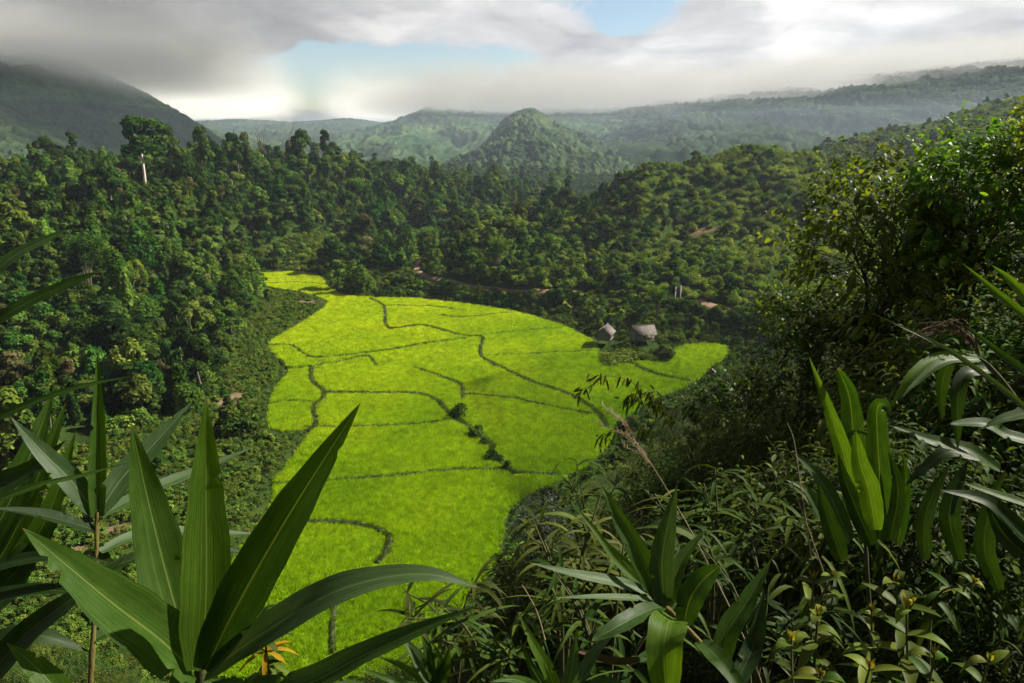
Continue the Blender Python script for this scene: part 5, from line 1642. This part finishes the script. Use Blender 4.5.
for k in range(16):
    a = smooth_line([P(980, 354, 2.36), P(972 + rs.normal() * 2, 338 + rs.normal() * 3, 2.36), P(950 + rs.normal() * 4, 323 + rs.normal() * 5, 2.34), P(918 + rs.normal() * 9, 335 + rs.normal() * 6, 2.32)], 5) - org
    sh.tube(a, np.linspace(0.0016, 0.0007, len(a)), 4)
    for j in range(4, len(a), 1):
        sh.tube([a[j], a[j] + rs.normal(size=3) * 0.008 + np.array((-0.006, 0, -0.008))], [0.0018, 0.0006], 3)
sh.build('seed_head', M_SEEDHEAD, t)
for pts, wd, mt, lab in [
    ([(1060, 440, 1.9), (1010, 395, 1.9), (945, 348, 1.92), (872, 313, 1.95)], 6, B_GREY, 'straight thin blade crossing in front of the brown seed head'),
    ([(1060, 345, 1.7), (1030, 320, 1.7), (1000, 295, 1.7), (961, 262, 1.72)], 9, B_FRESH, 'pale blade rising to the left at the right edge'),
    ([(1060, 330, 1.6), (1032, 302, 1.6), (1012, 282, 1.6), (991, 264, 1.62)], 15, B_FRESH, 'short bright blade at the right edge above the others'),
    ([(1060, 395, 1.8), (1020, 368, 1.8), (990, 345, 1.8), (961, 322, 1.82)], 9, B_DEEP, 'dark blade at the right edge beside the seed head')]:
    t = plant('arching_grass', lab, 'grass', pts[0])
    blade(t, pts, wd, mt, 0.3)

# yellow-tipped weeds in the bottom right corner
M_YTIP = foliage_mat('yellow_young_leaves', (0.09, 0.11, 0.015), (0.20, 0.19, 0.025), (0.36, 0.32, 0.06), trans=0.35, rand=0.0)
M_WLEAF = foliage_mat('lance_leaves', (0.020, 0.045, 0.005), (0.060, 0.105, 0.010), (0.150, 0.190, 0.022), trans=0.36, rand=0.1, gloss=0.15, rough=0.5)


def tipped_weed(label, px, py, d, sd_, pairs=5, sc=1.0):
    r = np.random.default_rng(sd_)
    t = thing('yellow_tipped_plant', label, 'plant', P(px, py, d), 0, 'yellow-tipped plants in the bottom right corner')
    Hh = 0.11 * pairs * sc
    lean = r.normal(size=2) * 0.08
    st = smooth_line([(lean[0] * 2, 0.02, -Hh - 0.35), (lean[0], lean[1], -Hh * 0.5), (0, 0, 0)], 6)
    m = MB()
    m.tube(st, np.linspace(0.006, 0.003, len(st)), 6)
    m.build('stem', M_STEM, t, True)
    a0 = r.uniform(0, 3.14)
    for k in range(pairs):
        z = -0.012 - k * 0.062 * sc
        for sgn in (0, 1):
            az = a0 + k * 1.57 + sgn * 3.14 + r.normal() * 0.2
            up_ = 0.9 - 0.28 * k
            b = MB()
            q = [np.interp(z, st[:, 2], st[:, j]) for j in (0, 1)]
            leaf_blades(b, [(q[0], q[1], z)], np.array([(math.cos(az), math.sin(az), up_)]), np.array((0, 0, 1.0)), (0.105 + 0.020 * k) * sc * r.uniform(0.75, 1.3), 0.0150 * sc * r.uniform(0.85, 1.2), r.uniform(0.35, 1.0) - 0.07 * k, 8, 0.35, r.uniform(0.25, 0.8), (0.55, 1.0))
            b.build('leaf', M_WLEAF, t, True)
    b = MB()
    n = 7
    az = r.uniform(0, 6.28, n)
    leaf_blades(b, np.zeros((n, 3)), np.stack([np.cos(az) * 0.45, np.sin(az) * 0.45, np.ones(n)], -1), np.stack([-np.sin(az), np.cos(az), 0 * az], -1) + 0.2, r.uniform(0.02, 0.042, n) * sc, 0.0055 * sc, r.uniform(0.3, 0.9, n), 5, 0.4, 0.1, (0.6, 1.0))
    b.build('bud', M_YTIP, t)
    return t


for k, (px, py, d, lab, sc) in enumerate([
        (814, 580, 2.2, 'yellow-tipped plant with spread leaves, leftmost of the upper pair', 1.0), (834, 575, 2.25, 'small yellow bud beside the leftmost yellow-tipped plant', 0.75), (896, 580, 2.1, 'tallest yellow bud standing alone against the dark', 1.05),
        (818, 614, 2.0, 'bright yellow head low in front of the upper pair', 0.95), (907, 606, 2.0, 'yellow-tipped plant with a long drooping leaf below the tall bud', 1.25), (975, 582, 2.3, 'pale yellowish plant at the right beside dry twigs', 0.8),
        (820, 676, 1.8, 'yellow-tipped plant cut by the bottom edge', 1.0), (872, 612, 2.05, 'leafy plant between the yellow heads, its tip in shade', 0.9), (792, 640, 1.9, 'leafy yellow-green plant left of the yellow heads', 1.0),
        (935, 655, 1.8, 'pale leafy plant at the bottom edge below the drooping leaf', 0.95), (870, 668, 1.8, 'leafy plant at the bottom edge under the yellow heads', 1.0), (990, 660, 1.8, 'leafy plant in the bottom right corner', 0.9)]):
    tipped_weed(lab, px, py, d, 400 + k, 6, sc)

# grass stalk with a feathery head, thin dry stalks
t = plant('seeding_grass', 'dry grass stalk with a feathery head leaning over the paddies', 'grass', (757, 665, 2.1))
stem(t, [(775, 720, 2.1), (745, 640, 2.1), (700, 548, 2.15), (679, 510, 2.18), (655, 470, 2.2), (636, 443, 2.22)], 0.0026, 0.0014, M_STRAW, 'stalk', 5)
org = np.array(t.matrix_world.translation)
hd = MB()
rs = np.random.default_rng(8)
for (x0, y0), (x1, y1) in [((640, 449), (603, 405)), ((636, 444), (612, 412)), ((645, 456), (600, 424)), ((650, 463), (618, 430)), ((655, 470), (622, 446)), ((632, 440), (606, 410))]:
    a = smooth_line([P(x0, y0, 2.2), P((x0 + x1) / 2 + 3, (y0 + y1) / 2 - 3, 2.21), P(x1, y1, 2.22)], 7) - org
    hd.tube(a, np.linspace(0.0012, 0.0006, len(a)), 4)
    for q in a[2:]:
        for _ in range(2):
            hd.tube([q, q + rs.normal(size=3) * 0.009 + np.array((-0.005, 0, 0.006))], [0.0011, 0.0004], 3)
hd.build('seed_head', M_STRAW, t)
for pts, lab in [([(830, 590, 2.4), (800, 505, 2.4), (785, 465, 2.4), (766, 436, 2.4)], 'thin dry stalk left of the upright blades'), ([(812, 560, 2.4), (800, 480, 2.4), (794, 440, 2.4), (787, 422, 2.4)], 'second thin dry stalk, closer to the upright blades'),
                 ([(545, 640, 2.0), (538, 615, 2.0), (530, 598, 2.0), (522, 585, 2.0)], 'short dry stalk by the low tuft of blades')]:
    t = plant('dry_stalk', lab, 'grass', pts[0])
    stem(t, pts, 0.0022, 0.0010, M_STRAW, 'stalk', 5)

# weed with yellowing leaves between the big fan and the paddies
t = plant('yellowing_weed', 'thin weed with yellow and orange lower leaves behind the big fan', 'plant', (272, 700, 2.4))
stem(t, [(275, 760, 2.4), (271, 690, 2.4), (266, 650, 2.42), (262, 605, 2.45)], 0.006, 0.003, M_STEM)
M_ORANGE = foliage_mat('orange_leaves', (0.25, 0.10, 0.01), (0.38, 0.19, 0.015), (0.45, 0.30, 0.03), rand=0)
rs = np.random.default_rng(12)
for k, (px, py) in enumerate([(264, 640), (266, 652), (268, 664), (263, 622), (262, 610), (270, 676)]):
    b = MB()
    az = rs.uniform(0, 6.28, 9)
    q = P(px, py, 2.42) - np.array(t.matrix_world.translation)
    leaf_blades(b, np.tile(q, (9, 1)), np.stack([np.cos(az), np.sin(az), rs.uniform(-0.3, 0.6, 9)], -1), np.array((0, 0, 1.0)), rs.uniform(0.06, 0.14, 9), 0.009, rs.uniform(0.2, 0.9, 9), 5, 0.3, 0.5)
    o = b.build('leaves', M_ORANGE if k in (1,) else M_SEDGE, t)
    if k == 1: o['label'] = 'orange withered leaves'

# sprig of bamboo hanging over the paddies
t = plant('bamboo_sprig', 'arching leafy sprig hanging in front of the paddies below the huts', 'bamboo', (690, 470, 6.0))
arcs = [[(700, 500, 6.0), (672, 430, 6.0), (640, 388, 6.0), (605, 376, 6.0), (580, 392, 6.0)], [(690, 460, 6.0), (665, 410, 6.0), (640, 396, 6.0), (622, 402, 6.0)], [(700, 480, 6.1), (670, 440, 6.1), (630, 428, 6.1), (596, 440, 6.1)],
        [(700, 470, 5.9), (680, 430, 5.9), (662, 400, 5.9), (644, 386, 5.9)]]
org = np.array(t.matrix_world.translation)
lm = MB()
for a in arcs:
    stem(t, a, 0.004, 0.0015, M_STEM, 'twig', 5)
    W3 = smooth_line([P(*q) for q in a], 8) - org
    for q in W3[10:]:
        n = rs.integers(1, 4)
        D = rs.normal(size=(n, 3)) * 0.6 + np.array((-0.3, 0, -0.8))
        leaf_blades(lm, q + rs.normal(size=(n, 3)) * 0.025, D, np.array((0, -1, 0.4)) + rs.normal(size=(n, 3)) * 0.5, rs.uniform(0.06, 0.13, n), 0.009, rs.uniform(0.1, 0.7, n), 4, 0.2, 0.25)
lm.build('leaves', M_SEDGE, t)

# ------------------------------------------------------------------ shrubs of the right bank
S_BROAD = [leafy_shrub(501, (1.25, 1.25, 1.35), 300, 9, 0.16, 0.5, 0.5), leafy_shrub(502, (1.3, 1.2, 1.5), 300, 8, 0.18, 0.46, 0.45), leafy_shrub(503, (1.2, 1.3, 1.2), 320, 9, 0.14, 0.52, 0.4)]
S_FINE = [leafy_shrub(511, (1.3, 1.3, 1.2), 420, 9, 0.115, 0.42, 0.4), leafy_shrub(512, (1.4, 1.2, 1.1), 400, 10, 0.13, 0.34, 0.5), leafy_shrub(513, (1.2, 1.3, 1.3), 440, 9, 0.10, 0.5, 0.35)]
S_LONG = [leafy_shrub(521, (1.2, 1.2, 1.4), 300, 9, 0.22, 0.20, 0.55), leafy_shrub(522, (1.2, 1.2, 1.3), 300, 8, 0.25, 0.22, 0.6)]
K_SB = Kind('broad_shrub', S_BROAD, M_STEM, M_SHRUBLIT, ('stems', 'foliage'))
K_SF = Kind('fine_shrub', S_FINE, M_STEM, M_SHRUBLEAF, ('stems', 'foliage'))
K_SL = Kind('long_shrub', S_LONG, M_STEM, M_SHRUBLEAF, ('stems', 'foliage'))
K_SBL = Kind('blue_shrub', [leafy_shrub(531, (1.2, 1.2, 1.2), 260, 9, 0.11, 0.3, 0.4)], M_STEM, M_BLUELEAF, ('stems', 'foliage'))
K_SEDGE = Kind('sedge', [spray_plant(541, 60, 0.30, 0.011, 0.55), spray_plant(542, 80, 0.26, 0.010, 0.7), spray_plant(543, 60, 0.34, 0.012, 0.5)], M_STEM, M_SEDGE, ('stem', 'leaves'))


def bank_shrub(K, v, label, px, py, d, r_px, rz=0.0, squash=1.0, cat='shrub'):
    """a shrub whose leafy ball is centred on the pixel, r_px pixels in radius, d metres away"""
    c = P(px, py, d)
    r = r_px * d / FPX
    s = r / 1.3
    base = c - np.array((0, 0, 1.25 * s * squash))
    g = float(height(base[0], base[1]))
    t = K.place('leafy_shrub', label, cat, base, rz, (s, s, s * squash), None, v)
    if base[2] - g > 0.3:
        m = MB()
        h = (base[2] - g + 0.4) / (s * squash)
        for k in range(5):
            a = k * 1.3 + rz
            q = 0.12 * math.cos(a), 0.12 * math.sin(a)
            m.tube(smooth_line([(q[0] * 1.8, q[1] * 1.8, -h), (q[0] * 2.5, q[1] * 2.2, -h * 0.5), (q[0] * 0.5, q[1] * 0.5, 0.3)], 4), np.linspace(0.06, 0.03, 9), 6)
        m.build('trunks', M_STEM, t, True)
    return t


for a in [
    (K_SB, 0, 'tall glossy-leaved shrub with sunlit top rising against the far ridge', 880, 262, 7.5, 84, 0.3, 1.05),
    (K_SB, 1, 'glossy shrub filling the right edge below the far ridge', 978, 245, 7.0, 82, 1.3, 1.05),
    (K_SB, 2, 'dark tall shrub at the right edge reaching highest of all', 1072, 190, 6.5, 92, 2.3, 1.1),
    (K_SB, 2, 'leafy shrub low at the left of the sunlit tall shrub', 818, 325, 9.0, 62, 0.9, 0.9),
    (K_SF, 0, 'fine-leaved dark shrub below the sunlit tall shrub', 870, 350, 8.0, 85, 1.9, 0.9),
    (K_SB, 0, 'broad-leaved shrub in shade at the right, above the brown seed head', 965, 335, 7.0, 95, 2.9, 0.9),
    (K_SF, 1, 'fine-leaved shrub on the bank right of the small paddy', 778, 392, 12.0, 52, 0.2, 0.9),
    (K_SB, 1, 'broad-leaved shrub on the bank below the small paddy', 738, 440, 12.0, 55, 1.2, 0.9),
    (K_SL, 1, 'dark shrub on the bank behind the upright blades', 815, 440, 9.0, 75, 2.2, 0.9),
    (K_SL, 1, 'long-leaved shrub at the right edge behind the hanging leaves', 930, 440, 6.0, 95, 0.5, 0.9),
    (K_SL, 0, 'shaded shrub at the right edge in the corner', 1020, 440, 5.5, 110, 1.0, 0.9),
    (K_SL, 0, 'shrub with long drooping leaves in the middle of the dark bank', 755, 500, 7.0, 72, 0.4, 0.9),
    (K_SL, 0, 'dark shrub at the paddy edge behind the feathery grass stalk', 675, 495, 13.0, 50, 2.2, 0.85),
    (K_SBL, 0, 'bluish dark shrub at the paddy edge, its top leaves over the rice', 545, 532, 11.0, 42, 2.2, 0.95),
    (K_SB, 2, 'low broad-leaved shrub at the paddy edge behind the leaning cane', 632, 556, 9.0, 55, 0.7, 0.8),
    (K_SL, 1, 'long-leaved shrub in shade right of the leaning cane', 800, 550, 5.0, 90, 0.7, 0.8),
    (K_SL, 1, 'dark shrub at the lower paddy edge above the low tuft of blades', 525, 610, 8.0, 48, 1.7, 0.8),
    (K_SL, 1, 'shaded low shrub behind the yellow-tipped plants', 930, 545, 4.0, 110, 1.7, 0.8),
]:
    bank_shrub(*a)

for k, (lab, px, py, d, sc_) in enumerate([
    ('thin-leaved bamboo grass behind the leaning cane, at its upper left', 590, 560, 3.6, 1.1), ('yellowish bamboo grass between the leaning cane and the low tuft of blades', 565, 605, 3.0, 1.0), ('bamboo grass at the lower paddy edge left of the low tuft', 492, 640, 3.6, 1.1),
    ('bamboo grass right behind the leaning cane', 722, 545, 3.8, 1.2), ('bamboo grass between the leaning cane and the yellow-tipped plants', 765, 625, 2.7, 0.9), ('bamboo grass below the shrub with long drooping leaves', 690, 545, 4.6, 1.3),
    ('spray of bamboo grass right of the thin dry stalks', 815, 525, 3.4, 1.0), ('bamboo grass at the bottom edge under the leaning cane', 610, 665, 2.4, 0.9), ('bamboo grass above the small fan of blades', 455, 610, 5.0, 1.3), ('fine bamboo grass at the paddy edge beside the bluish shrub', 590, 520, 6.0, 1.5)]):
    K_SEDGE.place('bamboo_grass', lab, 'grass', P(px, py, d) - np.array((0, 0, 0.35 * sc_)), k * 1.1, sc_, 'bamboo grass on the near slope', k % 3)

K_SHADE = Kind('shade_tree', [leafy_shrub(551, (2.3, 2.3, 2.2), 620, 9, 0.17, 0.45, 0.45, zc=3.6)], M_BARK, M_SHRUBLIT)  # unseen trees, added to shade the right foreground
for x_, y_, s_, lab in ((9.6, 5.6, 1.0, 'unseen leafy tree added for shade past the right edge, nearer the viewer'), (11.0, 9.4, 1.05, 'unseen leafy tree added for shade past the right edge, farther down the slope')):
    K_SHADE.place('unseen_shade_tree', lab, 'tree', (x_, y_, float(height(x_, y_)) - 0.1), x_, s_)

# everything else that covers the near slope
nx, ny = jitter_grid(-60, 75, 1.6, 100, 0.55)
keep = (np.abs(nx) < 1.25 * (ny + 6))
nx, ny = nx[keep], ny[keep]
z, bx, by, d, sd, rd, di, zone = survey(nx, ny)
keep = (zone == 'near') & (sd > 0.4) & (d > 2.3) & (rng.uniform(0, 1, len(nx)) < np.interp(d, [2, 12, 40, 100], [1.0, 0.95, 0.6, 0.4]))
nx, ny, z, d, bx = nx[keep], ny[keep], z[keep], d[keep], bx[keep]
m = len(nx)
pick = rng.uniform(0, 1, m)
pat = fbm(nx / 3, ny / 3, 31)
pat = pat + np.where((bx > 460) & (bx < 830) & (d < 10), 0.3, 0.0)
kid = np.where(pick < np.clip((pat - 0.25) * 1.5, 0.1, 0.85), rng.integers(0, 3, m), 3 + rng.integers(0, 5, m))
sc = np.where(kid < 3, rng.uniform(0.7, 1.5, m), rng.uniform(0.25, 0.55, m) * np.interp(d, [3, 20, 60], [0.7, 1.1, 1.8]))
sc *= np.interp(d, [2.5, 6, 20], [0.6, 0.9, 1.1])
scatter('ground_cover', np.stack([nx, ny, z], -1), rng.uniform(0, 6.28, m), sc, kid, K_SEDGE.one + K_SF.one + K_SL.one, 'dark leafy growth covering the near slope')
